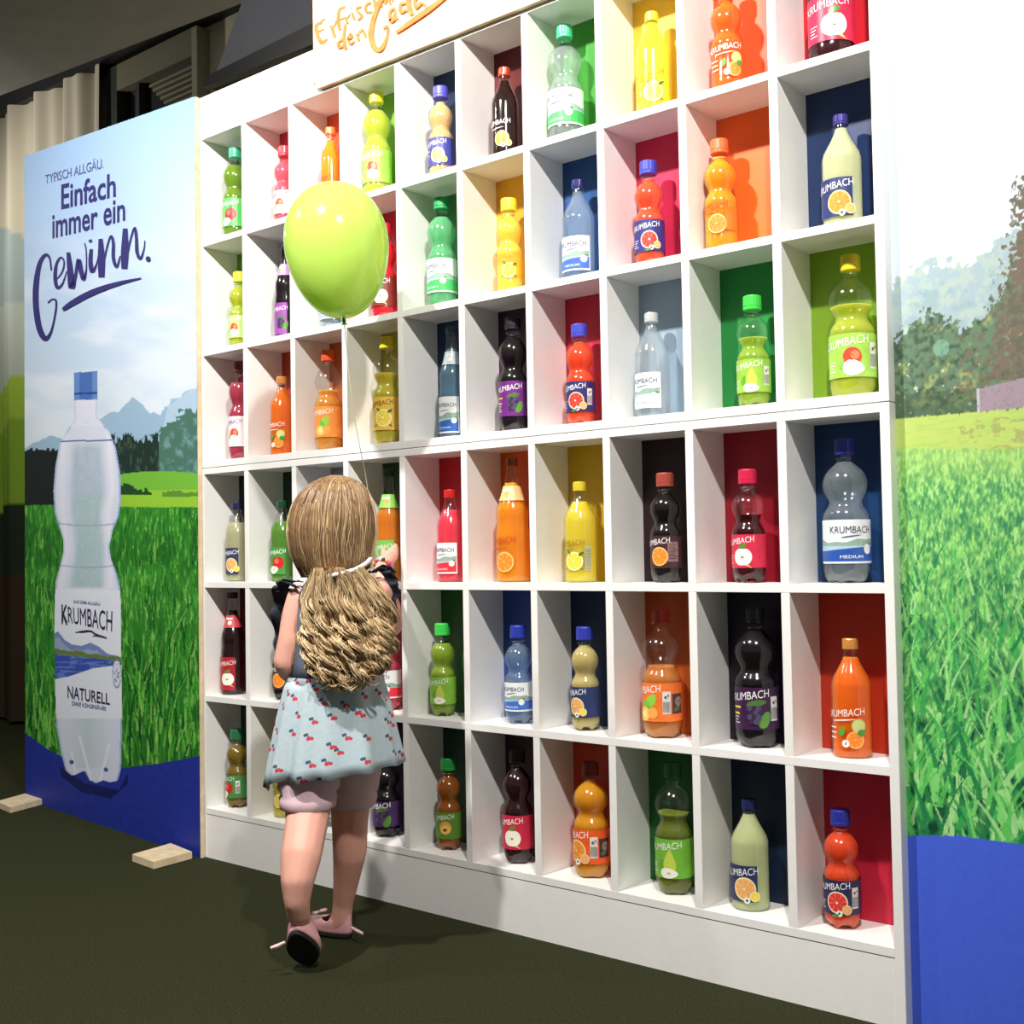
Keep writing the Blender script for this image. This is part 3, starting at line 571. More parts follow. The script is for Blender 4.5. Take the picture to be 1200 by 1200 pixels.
def fruit_shapes(kind, R):
    """flat printed fruit, as (vertices, faces, rgb) in label metres around its own centre"""
    S = []
    def cit(k, x, y, r):
        a, b, c = CIT[k]; S.append((*disc2(x, y, r), a)); S.append((*disc2(x, y, r*.86), b))
        for q in range(8):
            t_ = q*math.pi/4+.2; S.append((*poly2([(x+r*.1*math.cos(t_), y+r*.1*math.sin(t_)), (x+r*.82*math.cos(t_-.05), y+r*.82*math.sin(t_-.05)), (x+r*.82*math.cos(t_+.05), y+r*.82*math.sin(t_+.05))]), c))
        S.append((*disc2(x, y, r*.12, 10, 1), a))
    def applehalf(x, y, r):
        pts = []
        for q in range(24):
            t_ = 2*math.pi*q/24; rr = r*(1-.16*math.exp(-((t_-math.pi/2)/.35)**2)-.10*math.exp(-((t_-1.5*math.pi)/.35)**2)); pts.append((x+rr*1.05*math.cos(t_), y+rr*math.sin(t_)))
        S.append((*poly2(pts), (250, 246, 232))); S.append((*leaf2(x, y-.05*r, .5*r, 0, .6), (226, 206, 160))); S.append((*leaf2(x, y-.05*r, .22*r, 0, .7), (70, 40, 30)))
    if kind in CIT:
        cit(kind, 0, 0, .50*R)
        if kind in ('grapefruit', 'orange', 'pale'): cit('pale' if kind != 'pale' else 'lemon', .46*R, -.30*R, .22*R); S.append((*disc2(.12*R, -.46*R, .14*R, 12, 1), (238, 240, 240))); S.append((*disc2(.12*R, -.46*R, .06*R, 8, 1), (60, 110, 60)))
        if kind == 'lemon': S += [(*leaf2(.42*R, .40*R, .34*R, .5), (60, 110, 46)), (*leaf2(-.30*R, .50*R, .26*R, 2.4), (70, 120, 50)), (*leaf2(-.46*R, -.4*R, .2*R, 1), (120, 110, 40)), (*leaf2(.45*R, -.42*R, .2*R, -.6), (120, 110, 40))]
        if kind == 'grapefruit': S.append((*leaf2(-.05*R, -.56*R, .34*R, .3), (70, 140, 70)))
    elif kind == 'mix':
        S.append((*leaf2(-.45*R, .10*R, .46*R, 1.1, .6), (96, 164, 60))); S.append((*disc2(.30*R, .34*R, .32*R), (190, 204, 110))); S.append((*disc2(.30*R, .34*R, .27*R), (214, 220, 140)))
        cit('bright', .14*R, -.26*R, .38*R); S.append((*leaf2(.44*R, .06*R, .4*R, .2, .7), (66, 150, 60))); S.append((*disc2(-.28*R, -.42*R, .17*R, 12, 1), (240, 240, 240))); S.append((*leaf2(-.28*R, -.42*R, .14*R, 1.1, .4), (90, 90, 110)))
    elif kind == 'apple':
        S.append((*leaf2(.02*R, .48*R, .46*R, .35, .5), (92, 140, 60))); applehalf(0, -.05*R, .46*R); S.append((*poly2([(.1*R, -.45*R), (.5*R, -.62*R), (.28*R, -.42*R)]), (214, 206, 120)))
    elif kind == 'redapple':
        S.append((*disc2(.05*R, .12*R, .44*R), (206, 40, 40))); S.append((*disc2(-.05*R, .22*R, .18*R, 12, 1), (232, 110, 96))); S.append((*leaf2(.06*R, .56*R, .34*R, .9), (80, 140, 60)))
        S.append((*leaf2(-.26*R, -.36*R, .7*R, .25, .75), (250, 244, 226))); S.append((*leaf2(-.24*R, -.34*R, .26*R, .25, .5), (226, 206, 160)))
    elif kind == 'peachapple':
        S.append((*disc2(.0, .16*R, .34*R), (222, 76, 56))); S.append((*disc2(.1*R, .22*R, .16*R, 12, 1), (238, 140, 90))); S.append((*leaf2(.05*R, -.24*R, .8*R, -.1, .7), (248, 244, 224))); S.append((*leaf2(-.4*R, -.05*R, .4*R, 1.2, .5), (150, 200, 90)))
    elif kind == 'pear':
        S.append((*poly2([(.42*R*(.62+.38*math.cos(t_-math.pi*1.5))*math.cos(t_)+.05*R, .15*R+.5*R*math.sin(t_)) for t_ in np.linspace(0, 2*math.pi, 22, endpoint=False)]), (198, 214, 84)))
        S.append((*leaf2(-.38*R, .0, .5*R, 1.2, .5), (96, 170, 60))); S.append((*leaf2(.02*R, -.38*R, .82*R, -.05, .55), (248, 246, 228))); S.append((*leaf2(.02*R, -.38*R, .18*R, 0, .6), (214, 196, 140)))
    elif kind == 'berry':
        S.append((*leaf2(.42*R, -.2*R, .7*R, 1.1, .6), (96, 150, 60))); S.append((*leaf2(.1*R, .42*R, .8*R, .2, .35), (80, 120, 60)))
        for q in range(11): S.append((*disc2(.02*R+.17*R*((q % 3)-1)+.08*R*((q//3) % 2), .24*R-.17*R*(q//3), .115*R, 10, 1), (56, 46, 70) if q % 2 else (84, 72, 104)))
    elif kind == 'peach':
        S.append((*disc2(0, .1*R, .42*R), (232, 170, 70))); S.append((*disc2(0, .0, .34*R, 18, 3, .8), (250, 204, 110))); S.append((*leaf2(0, -.02*R, .3*R, .2, .7), (150, 70, 40))); S.append((*leaf2(-.4*R, -.3*R, .4*R, .5), (110, 170, 60)))
    elif kind == 'multi':
        S.append((*leaf2(.18*R, .3*R, .62*R, .9, .7), (150, 206, 74))); S.append((*leaf2(-.1*R, .12*R, .5*R, 2.0, .7), (120, 190, 70))); S.append((*disc2(-.2*R, -.28*R, .3*R), (248, 206, 110))); S.append((*disc2(.24*R, -.22*R, .24*R, 14, 2), (246, 170, 80))); S.append((*disc2(-.2*R, -.28*R, .14*R, 10, 1), (252, 232, 170)))
    elif kind == 'pebble':
        S.append((*leaf2(.1*R, .1*R, .26*R, .4, .6), (90, 110, 60))); S.append((*disc2(0, -.06*R, .2*R, 14, 2), (238, 238, 232)))
    return S
def compose(name, shapes, pr, th0, zc, off, parent):
    V = []; Fc = []; mi = []; mats_ = []
    for q, (v, f, rgb) in enumerate(shapes):
        b = len(V); V += wrap(v, pr, th0, zc, off+.00014*q); Fc += [tuple(i+b for i in ff) for ff in f]
        m = mat('ink_%d_%d_%d' % tuple(rgb), rgb, rough=.35, spec=.5)
        if m not in mats_: mats_.append(m)
        mi += [mats_.index(m)]*len(f)
    o = pydata(name, V, Fc, None, parent)
    for m in mats_: o.data.materials.append(m)
    o.data.polygons.foreach_set('material_index', mi); return o
def wtext(name, s, pr, th0, zc, wd, h, rgb, off, parent, slant=0.0, bold=0.0):
    V, Fc, mx = text2d(s, bold); V2 = [((x/mx[0]-.5)*wd, (y/mx[1]-.5)*h+slant*(x/mx[0]-.5)*wd) for x, y in V]
    return pydata(name, wrap(V2, pr, th0, zc, off), Fc, mat('ink_%d_%d_%d' % tuple(rgb), rgb, rough=.35), parent)
ROWN = ['top', 'second', 'third', 'fourth', 'fifth', 'bottom']; COLN = ['first', 'second', 'third', 'fourth', 'fifth', 'sixth', 'seventh', 'eighth', 'ninth', 'last']
WH = (248, 247, 242)
def bottle(r, c, typ, cx, top, hw, liq, clear, fill, capc, lab, desc, rot=0.0, tint=None):
    Y = .075
    for _ in range(3):
        P = on_y(cx, 600, Y); base = np.array([P[0], Y, FLO[r]])
        bx, by = topx(base+[0, 0, .1]); P = on_y(cx, by, Y); D = depth([P[0], Y, FLO[r]+.12]); R = hw*D/F_PX
        Y = min(.034+R, DEP-.004-R)
    H = on_y(cx, top, Y)[2]-FLO[r]; X = float(P[0])
    lo, hi = c*PW+R+.002, c*PW+CW-R-.002; X = min(max(X, lo), hi); H = min(H, TOPS[r]-FLO[r]-.004)
    root = empty('bottle', (X, Y, FLO[r]), '%s, %s column of %s row' % (desc, COLN[c], ROWN[r]), 'bottle', 'drink bottles in the shelves')
    pr, (la, lb), cr, ch = {'P': pet_profile, 'G': glass_profile, 'T': tall_profile}[typ](R, H)
    mod = None
    if typ == 'P':
        def mod(th, z, rr, R=R):
            k = max(0, 1-z/(.10*H)); g = .5+.5*math.cos(5*th); return rr*(1-.20*k*(1-g)), z+(.012*(1-g)*k if z < .004 else 0)
    seg = 30
    V, Fc = lathe(pr, seg, mod); pydata('bottle_wall', V, Fc, SHELL, root, True)
    zf = fill*H; lp = [(z, max(rr-.0024, .004)) for z, rr in pr if z < zf and z < H-.03]; lp = [(z+.0015 if z < .001 else z, rr) for z, rr in lp]; lp.append((zf, max(radius_at(pr, zf)-.0024, .004)))
    V, Fc = lathe(lp, seg, mod); lo_ = pydata('drink', V, Fc, mat_liquid(liq, clear, tint), root, True)
    lo_.data.polygons[len(Fc)-1].use_smooth = False; lo_.data.polygons[len(Fc)-2].use_smooth = False
    z0 = H-ch
    cp = [(z0, cr*.97), (z0+.002, cr), (z0+ch*.22, cr), (z0+ch*.25, cr*.95), (z0+ch*.28, cr), (z0+ch*.90, cr*.985), (z0+ch*.97, cr*.93), (H, cr*.80)]
    V, Fc = lathe(cp, 40, lambda th, z, rr: (rr*(1-.025*(round(th/(2*math.pi/40)) % 2)) if z0+ch*.27 < z < z0+ch*.95 else rr, z)); pydata('cap', V, Fc, mat('cap_%d_%d_%d' % tuple(capc), capc, rough=.35 if typ == 'P' else .25, metal=0.0 if typ == 'P' else .25, coat=.2), root)
    k = lab[0]; o = .0010; w_ = lb-la
    if k == 'F':                       # printed paper label: base, lettering, fruit, bar code
        _, base_c, txt_c, fr = lab[:4]; ex = lab[4] if len(lab) > 4 else ''
        half = math.pi*.997 if typ == 'P' else 1.0
        V, Fc = strip(pr, la, lb, rot, half, o, 40 if typ == 'P' else 20); L = pydata('label', V, Fc, mat('lab_%d_%d_%d' % tuple(base_c), base_c, rough=.4, noise=.10, nscale=45), root, True)
        wd, hh = 2.15*R, .36*R
        wtext('lettering', 'KRUMBACH', pr, rot, la+w_*.80, wd, hh, txt_c, o+.0006, L, .13)
        compose('fruit_motif', fruit_shapes(fr, R*1.2), pr, rot+.34, la+w_*.36, o+.0004, L)
        if 'y' in ex:
            for q in range(2): compose('lettering', [(*rect2(-.28*R, -.05*R, (.22-.1*q)*R, .05*R), (236, 206, 50))], pr, rot-.55, la+w_*(.52-.15*q), o+.0006, L)
        if 't' in ex or 'b' in ex:
            for q in range(4): compose('small_print', [(*rect2(-.22*R, -.018*R, (.2-.07*(q % 3))*R, .018*R), txt_c)], pr, rot-.6, la+w_*(.36-.07*q), o+.0005, L)
        if 'b' in ex:
            S = [(*rect2(-.21*R, -.5*R, .21*R, .62*R, 2), (232, 230, 224))]+[(*rect2(-.19*R+.055*R*q, -.42*R, -.16*R+.055*R*q, .12*R, 1), (110, 108, 108)) for q in range(7)]+[(*disc2(-.06*R, .34*R, .07*R, 8, 1), (90, 88, 92)), (*disc2(.08*R, .42*R, .05*R, 8, 1), (90, 88, 92))]
            compose('bar_code', S, pr, rot+1.35, la+w_*.46, o+.0005, L)
        if 'c' in ex:
            S = [(*rect2(-.36*R, -.62*R, .36*R, .62*R), (150, 116, 116))]+[(*rect2(-.3*R, .52*R-.14*R*q, (.30-.1*(q % 3))*R, .58*R-.14*R*q, 2), (90, 66, 70)) for q in range(8)]
            compose('text_block', S, pr, rot+1.25, la+w_*.5, o+.0005, L)
        if 's' in ex:
            S = [(*rect2(-.36*R, -.5*R, .36*R, .5*R), (66, 58, 62)), (*disc2(.05*R, .1*R, .25*R, 10, 1), (150, 140, 130)), (*leaf2(-.05*R, -.25*R, .5*R, .3), (96, 110, 76))]
            compose('picture_panel', S, pr, rot+2.0, la+w_*.46, o+.0005, L)
    elif k == 'W':                     # water label: white, lake picture, coloured foot
        _, band, word = lab; half = math.pi*.997 if typ == 'P' else 1.15
        V, Fc = strip(pr, la, lb, rot, half, o, 40 if typ == 'P' else 20); L = pydata('label', V, Fc, mat('label_white', (238, 241, 240), rough=.4, noise=.03, nscale=30), root, True)
        n = 28; h1 = []; h2 = []
        for i in range(n+1):
            s_ = (-1+2*i/n)*half*R*.985; h1.append((s_, .33*w_+.05*w_*math.sin(s_/R*1.0+.4))); h2.append((s_, .52*w_+.04*w_*math.sin(s_/R*2.3)+.02*w_*math.sin(s_/R*7)))
        def band2(lo2, hi2):
            V2 = []; F2 = []
            for i in range(n+1): V2 += [lo2[i], hi2[i]]
            for i in range(n): F2.append((2*i, 2*i+2, 2*i+3, 2*i+1))
            return V2, F2
        foot = [(s_, .004) for s_, _ in h1]; mid = [(s_, .40*w_) for s_, _ in h1]
        compose('lake_picture', [(*band2(h1, h2), (150, 176, 160)), (*band2(h1, mid), (176, 206, 220)), (*band2(foot, h1), band)], pr, rot, la, o+.0003, L)
        wtext('lettering', 'KRUMBACH', pr, rot, la+w_*.77, 1.9*R, .30*R, (56, 66, 100), o+.0007, L)
        S = [(*leaf2(0, 0, .9*R, .12, .07), (90, 110, 150))]; compose('swash', S, pr, rot, la+w_*.62, o+.0006, L)
        wtext('lettering', word, pr, rot, la+w_*.15, 1.0*R, .13*R, (244, 246, 250) if sum(band) < 620 else (90, 100, 120), o+.0009, L)
        compose('pebble', fruit_shapes('pebble', R*1.1), pr, rot+.75, la+w_*.36, o+.0008, L)
    elif k == 'P':                     # printed straight onto the bottle
        _, txt_c, fr = lab[:3]; ex = lab[3] if len(lab) > 3 else ''
        wtext('lettering', 'KRUMBACH', pr, rot, la+w_*.88, 2.2*R, .36*R, txt_c, o, root, .10)
        compose('fruit_motif', fruit_shapes(fr, R*1.15), pr, rot+.42, la+w_*.36, o, root)
        compose('swash', [(*leaf2(0, 0, 1.3*R, .1, .05), txt_c)], pr, rot, la+w_*.70, o, root)
        if 'w' in ex:
            for q in range(3): compose('small_print', [(*rect2(-.3*R, -.03*R, .2*R, .03*R), txt_c)], pr, rot-.62, la+w_*(.5-.13*q), o, root)
        if 'b' in ex: compose('bar_code', [(*rect2(-.22*R, -.75*R, .22*R, .75*R, 2), (176, 178, 140))]+[(*rect2(-.18*R, -.66*R+.13*R*q, .18*R, -.62*R+.13*R*q, 2), (140, 142, 116)) for q in range(10)], pr, rot+1.3, la+w_*.45, o, root)
        if 'h' in ex: compose('text_block', [(*rect2(-.4*R, -.5*R, .4*R, .6*R), lab[4])], pr, rot+1.3, la+w_*.42, o, root)
    if typ == 'T':                     # neck label
        nc = lab[5] if len(lab) > 5 else (210, 225, 238)
        za, zb = .655*H, .775*H; V, Fc = strip(pr, za, zb, rot, math.pi*.9, .0009, 26, 4); L = pydata('neck_label', V, Fc, mat('lab_%d_%d_%d' % tuple(nc), nc, rough=.4, noise=.10, nscale=45), root, True)
        compose('neck_motif', [(*rect2(-.3*R, .02*H, .3*R, .035*H), WH), (*disc2(.1*R, -.012*H, .022*H, 12, 1), lab[6] if len(lab) > 6 else (246, 246, 240))], pr, rot+.3, (za+zb)/2, .0013, L)
    return root

NAVY = (34, 40, 92); LIME = (150, 200, 62)
W_BLUE = ((206, 222, 240), .80, (232, 240, 246)); W_CLR = ((226, 232, 236), .79, (240, 244, 245))
GRN, YEL, BLU, MINT, ORG = (30, 150, 84), (236, 222, 56), (56, 66, 178), (76, 196, 140), (240, 104, 52)
B = bottle
# top row
B(0,0,'P',276,174,14.5,(112,150,34),.35,.80,(58,178,134),('F',(92,196,96),WH,'redapple'),'green-capped apple drink bottle with green label',.1,(150,180,50))
B(0,1,'P',334,172,13,(240,92,112),.35,.80,(226,52,72),('F',(240,232,234),(110,110,150),'peachapple'),'pink drink bottle with red cap and white label',0,(250,120,140))
B(0,2,'G',388,150,12,(250,140,20),.12,.84,(240,124,60),('P',(180,60,40),'bright'),'orange glass bottle with copper cap partly behind balloon')
B(0,3,'P',442,108,17,(196,206,62),.35,.82,YEL,('F',(158,214,84),WH,'peachapple','t'),'lime soda bottle with yellow cap and pale green label',.1,(226,232,110))
B(0,4,'P',517,102,15,(232,190,124),.25,.83,(88,84,196),('F',(62,66,150),WH,'pale','y'),'peach coloured drink bottle with violet cap and blue label',.1)
B(0,5,'G',592,80,16,(40,14,10),.25,.86,(196,72,46),('P',WH,'orange'),'dark cola glass bottle with copper cap',0,(60,16,10))
B(0,6,'P',663,30.3,21,*W_CLR[:2],.80,MINT,('W',(70,178,90),'LEICHT'),'clear water bottle with mint cap and green footed white label',.05,(222,238,216))
B(0,7,'G',765,15,20.5,(250,216,40),.12,.90,(214,218,60),('P',(176,140,30),'lemon','w'),'yellow lemonade glass bottle with lime yellow cap',.15)
B(0,8,'P',852,-20,19.5,(250,92,20),.12,.85,(232,70,40),('P',WH,'mix','w'),'bright orange soda bottle cut by top of picture',.35)
B(0,9,'P',974,-112,26.5,(70,16,20),.30,.80,(200,30,60),('F',(214,44,84),WH,'apple','t'),'dark red apple drink bottle with crimson label, at picture top',.2,(150,24,34))
# second row
B(1,0,'P',281,319,12.5,(186,196,44),.35,.82,YEL,('F',(186,222,130),WH,'peachapple'),'small lime soda bottle with yellow cap and pale label',0,(216,224,90))
B(1,1,'T',335,285,13,(28,14,20),.15,.84,(70,40,80),('F',(150,70,160),WH,'berry','', (206,150,214),(240,200,90)),'black berry drink bottle with purple neck label')
B(1,2,'P',390,292,15,*W_BLUE[:2],.80,BLU,('W',(150,180,220),'MEDIUM'),'clear water bottle hidden behind the lime balloon',0,(225,235,244))
B(1,3,'P',451,262,16,(214,20,36),.25,.80,(190,26,46),('F',(120,40,30),WH,'apple'),'red cherry drink bottle with brown label half behind balloon',.1,(230,40,50))
B(1,4,'P',518,232,17.5,(110,206,140),.55,.82,GRN,('W',(70,180,96),'SANFT'),'green tinted water bottle with green cap and white label',.05,(120,200,140))
B(1,5,'P',597,233,15.5,(246,212,70),.25,.84,YEL,('P',(190,150,40),'lemon','h',(232,176,30)),'yellow lemon drink bottle with clear print and yellow cap',.2)
B(1,6,'G',678.5,211,19.5,*W_BLUE[:2],.88,(44,44,104),('W',(64,104,190),'MEDIUM'),'pale blue mineral water glass bottle with dark blue cap',.15,(206,224,242))
B(1,7,'P',761,189,17.7,(248,74,40),.15,.83,(62,70,184),('F',(46,46,122),WH,'grapefruit','t'),'grapefruit soda bottle with blue cap and navy label',.2)
B(1,8,'P',844,164,20,(250,140,20),.12,.84,(246,108,56),('P',(214,90,30),'bright','h',(238,120,40)),'orange juice bottle with orange cap and see-through print',-.15)
B(1,9,'G',987,135,23.5,(206,210,158),.15,.88,(62,52,132),('F',(40,52,108),WH,'orange'),'cloudy pale lemonade glass bottle with violet cap',-.1)
# third row
B(2,0,'P',282,424,14,(176,50,74),.30,.78,(110,30,36),('F',(240,226,230),(120,110,140),'peachapple'),'plum red drink bottle with white and pink label',0,(190,70,90))
B(2,1,'G',330.5,441.5,14,(250,104,20),.10,.86,(226,150,74),('P',WH,'mix'),'small orange glass bottle with gold cap')
B(2,2,'P',385,410.5,16,(240,150,50),.35,.60,(240,84,40),('F',(244,150,66),WH,'multi'),'apricot drink bottle with red orange cap and orange label',.1,(240,170,90))
B(2,3,'P',454,395,17,(206,188,52),.35,.66,(230,206,44),('F',(232,190,70),(110,70,30),'lemon'),'olive yellow lemon bottle with yellow cap behind balloon string',.15,(220,206,90))
B(2,4,'T',530,383,15.5,(150,190,216),.60,.80,(60,80,120),('W',(52,100,180),'MEDIUM'),'tall blue tinted mineral water bottle with neck label',.1,(150,190,214))
B(2,5,'P',602,372,17.5,(24,10,18),.12,.82,(40,22,40),('F',(112,40,128),WH,'berry','yt'),'black currant drink bottle with bright purple label',.2,(60,20,50))
B(2,6,'P',680,380,17,(250,66,30),.15,.82,(62,70,184),('F',(40,44,108),WH,'grapefruit','b'),'grapefruit soda bottle with blue cap and bar code label',-.05)
B(2,7,'G',764.5,366.7,20,*W_CLR[:2],.88,(206,208,206),('W',(226,232,236),'NATURELL'),'still water glass bottle with silver cap and white label',-.1)
B(2,8,'P',883,346.6,19.5,(160,196,50),.45,.62,(66,200,72),('F',(150,198,66),WH,'pear','tb'),'green pear drink bottle with bright green cap',-.05,(190,220,90))
B(2,9,'P',999,299,27,(190,204,50),.40,.64,(240,214,40),('F',(164,212,86),WH,'peachapple','tb'),'big lime apple drink bottle with yellow cap',.05,(210,222,90))
# fourth row
B(3,0,'G',278,588.7,13.3,(186,184,140),.25,.74,(44,38,84),('F',(48,58,92),WH,'pale'),'cloudy lemonade glass bottle with dark cap and navy label')
B(3,1,'G',331,586.5,14,(92,150,48),.40,.74,(40,92,62),('F',(70,150,62),WH,'redapple'),'green apple drink glass bottle beside the girl\'s head',.1,(130,180,70))
B(3,2,'P',390,580,15,*W_CLR[:2],.80,BLU,('W',(120,160,214),'MEDIUM'),'clear water bottle hidden behind the girl\'s head')
B(3,3,'T',456,550,15.5,(222,116,20),.18,.66,(40,70,40),('F',(124,190,90),WH,'peach','', (140,200,90),(246,160,60)),'amber juice bottle with green labels at the girl\'s hand',.15)
B(3,4,'G',528,573.7,16,(246,56,76),.20,.78,(214,40,40),('W',(232,52,62),'CLASSIC'),'pink red glass bottle with red cap and white label',.05)
B(3,5,'T',601,537,20.5,(244,136,18),.15,.80,(150,80,40),('P',(190,70,30),'bright','',(0,0,0),(244,196,130),(250,170,90)),'tall orange juice bottle with cream neck label',-.25)
B(3,6,'G',680,564.6,19,(232,206,50),.22,.80,(236,216,60),('P',(150,120,30),'lemon','b'),'yellow lemon glass bottle with printed bar code',-.2)
B(3,7,'P',780.5,554,18.4,(20,12,12),.12,.84,(160,66,54),('F',(66,34,40),WH,'bright','c'),'cola bottle with rust cap and orange slice label',-.25,(50,24,20))
B(3,8,'P',877.5,549.8,19.5,(70,10,22),.40,.60,(206,28,70),('F',(214,42,76),WH,'apple','t'),'dark cherry drink bottle with crimson cap and label',-.25,(150,24,44))
B(3,9,'P',992,514.5,27,(206,218,226),.84,.84,(44,58,168),('W',(44,88,172),'MEDIUM'),'big clear water bottle with blue cap and lake label',.62,(228,236,240))
# fifth row
B(4,0,'T',273,694,14,(40,8,12),.15,.82,(80,20,28),('F',(178,34,48),WH,'apple','', (206,70,80),(244,240,220)),'dark cherry bottle with red neck label left of girl',.1,(70,10,16))
B(4,1,'P',333,722,14,(24,14,12),.15,.80,(60,36,32),('F',(80,50,40),WH,'bright'),'dark cola bottle half hidden by the girl\'s elbow',0,(50,24,20))
B(4,2,'P',392,725,15,*W_CLR[:2],.80,GRN,('W',(90,180,110),'SANFT'),'clear water bottle hidden behind the girl\'s back')
B(4,3,'P',454,722,16,(214,70,90),.40,.80,(190,30,50),('W',(226,52,62),'CLASSIC'),'pink drink bottle with white label right of girl\'s curls',.0,(232,110,120))
B(4,4,'P',519,730,15,(140,170,44),.42,.78,(60,202,76),('F',(136,192,62),WH,'pear'),'small green pear drink bottle with bright green cap',.1,(170,196,80))
B(4,5,'P',608,732.5,16.5,(170,196,226),.76,.84,(40,56,168),('W',(66,110,196),'MEDIUM'),'small clear water bottle with blue cap and white label',.1,(190,212,236))
B(4,6,'P',686,734,17.3,(206,184,110),.25,.82,(46,58,168),('F',(44,58,104),WH,'pale','t'),'beige lemonade bottle with blue cap and navy label',-.4)
B(4,7,'P',775.5,714.7,23,(226,132,56),.45,.56,(190,54,34),('F',(244,122,50),WH,'multi','bs'),'big apricot drink bottle with red cap and bar code',-.55,(226,160,96))
B(4,8,'P',887,712,25,(18,10,18),.10,.84,(32,24,36),('F',(58,26,66),WH,'berry','ytb'),'big black currant bottle with dark purple label',.0,(50,20,44))
B(4,9,'G',998,747.8,23,(252,98,14),.08,.84,(226,156,76),('P',WH,'mix','w'),'orange soda glass bottle with gold cap',-.02)
# bottom row
B(5,0,'P',278,854,13,(130,104,30),.35,.82,(34,110,70),('F',(70,140,70),WH,'redapple','b'),'brown apple drink bottle with dark green cap',-.4,(170,140,50))
B(5,1,'G',334,862,14,(216,196,64),.25,.80,(220,200,60),('P',(150,120,30),'lemon'),'yellow lemon glass bottle behind the girl\'s skirt',-.1)
B(5,2,'P',391,866,14,*W_BLUE[:2],.80,BLU,('W',(150,190,226),'MEDIUM'),'pale water bottle seen between the girl\'s legs')
B(5,3,'P',453,878,17,(20,10,18),.12,.82,(34,24,40),('F',(70,44,92),WH,'berry'),'black currant bottle with purple label right of girl\'s leg',.0,(50,20,44))
B(5,4,'P',526,888,15,(170,88,20),.40,.84,(34,146,60),('F',(92,140,50),WH,'peach'),'small amber iced tea bottle with green cap',.1,(200,120,40))
B(5,5,'P',607,878,18,(50,10,18),.25,.84,(52,16,22),('F',(206,36,68),WH,'apple'),'dark cherry drink bottle with bright red label',-.05,(120,20,34))
B(5,6,'P',693,893,21.5,(238,150,20),.25,.84,(130,44,30),('F',(240,96,36),WH,'orange','bs'),'big amber orange drink bottle with dark picture label',-.6)
B(5,7,'P',790,894,22,(116,128,40),.50,.62,(28,112,46),('F',(118,186,56),WH,'pear','t'),'big green pear drink bottle with dark green cap',-.1,(150,160,70))
B(5,8,'G',879,936,22.5,(196,204,144),.15,.86,(36,44,100),('F',(42,50,94),WH,'pale'),'cloudy pale lemonade glass bottle with navy cap',-.15)
B(5,9,'P',986.5,948,21.3,(240,64,24),.14,.84,(40,50,158),('F',(38,42,86),WH,'grapefruit','b'),'red orange grapefruit bottle with blue cap and bar code',-.2)

# ------------------------------------------------------------------ the girl
D0 = 2.60; PXM = F_PX/D0
RH = np.array([CR[0], CR[1], 0]); RH /= np.linalg.norm(RH); FH = np.array([CF[0], CF[1], 0]); FH /= np.linalg.norm(FH); UP = np.array([0, 0, 1.])
def G(x, y, dd=0.0): return at_d(x, y, D0+dd)
org = np.array([*(on_z(378, 1108)[:2]), 0.])
girl = empty('person', org, 'small child with long blond curls in blue cherry dress facing the shelves', 'person')
SKIN = mat('skin', (240, 178, 158), rough=.5, noise=.05, nscale=18, sub=.12, spec=.35)
ico = bmesh.new(); bmesh.ops.create_icosphere(ico, subdivisions=2, radius=1.0)
ICV = np.array([v.co[:] for v in ico.verts]); ICF = [tuple(v.index for v in f.verts) for f in ico.faces]; ico.free()
def blobs(name, items, m, parent, vox=.003, it=26):
    """union of ellipsoids grown into one continuous surface; items: (centre, rx, rd, rz) in metres"""
    V = []; Fc = []
    for c, rx, rd, rz in items:
        b = len(V); V += list(c + ICV[:, :1]*rx*RH + ICV[:, 1:2]*rd*FH + ICV[:, 2:]*rz*UP - org); Fc += [tuple(i+b for i in f) for f in ICF]
    me = bpy.data.meshes.new(name); me.from_pydata([tuple(v) for v in V], [], Fc)
    o = bpy.data.objects.new(name, me); COL.objects.link(o)
    md = o.modifiers.new('r', 'REMESH'); md.mode = 'VOXEL'; md.voxel_size = vox
    sm = o.modifiers.new('s', 'SMOOTH'); sm.iterations = it; sm.factor = .5
    bpy.context.view_layer.update()
    me2 = bpy.data.meshes.new_from_object(o.evaluated_get(bpy.context.evaluated_depsgraph_get())); me2.name = name
    bpy.data.objects.remove(o); return link(name, me2, m, parent, True)
def chain(pts):
    """pts: (position, radius m) -> dense spheres"""
    out = []
    for (a, ra), (b, rb) in zip(pts[:-1], pts[1:]):
        n = max(2, int(np.linalg.norm(b-a)/(min(ra, rb)*.18)))
        for k in range(n): t_ = k/n; r_ = ra+(rb-ra)*t_; out.append((a+(b-a)*t_, r_, r_, r_))
    out.append((pts[-1][0], pts[-1][1], pts[-1][1], pts[-1][1])); return out
def ch(*p): return chain([(G(x, y, d), r/PXM) for x, y, d, r in p])
def el(x, y, d, rx, rd, rz): return (G(x, y, d), rx/PXM, rd/PXM, rz/PXM)
items = []
items += [el(389, 612, .012, 43, 47, 51), el(389, 634, .045, 33, 30, 32)]                               # skull, jaw
items += [el(389, 627, .098, 6, 8, 8), el(389, 650, .080, 14, 10, 9), el(346, 622, .02, 5, 9, 11), el(432, 622, .02, 5, 9, 11)]   # nose, chin, ears
items += [el(376, 618, .088, 8, 6, 6), el(402, 618, .088, 8, 6, 6), el(389, 641, .096, 9, 4, 3)]         # brow ridges, lips
items += ch((391, 655, .01, 20), (394, 688, .0, 21))
items += [el(396, 715, .0, 50, 32, 30), el(396, 750, .0, 49, 35, 40), el(393, 800, .0, 48, 37, 40), el(390, 850, .005, 52, 42, 42), el(389, 885, .005, 54, 44, 34)]
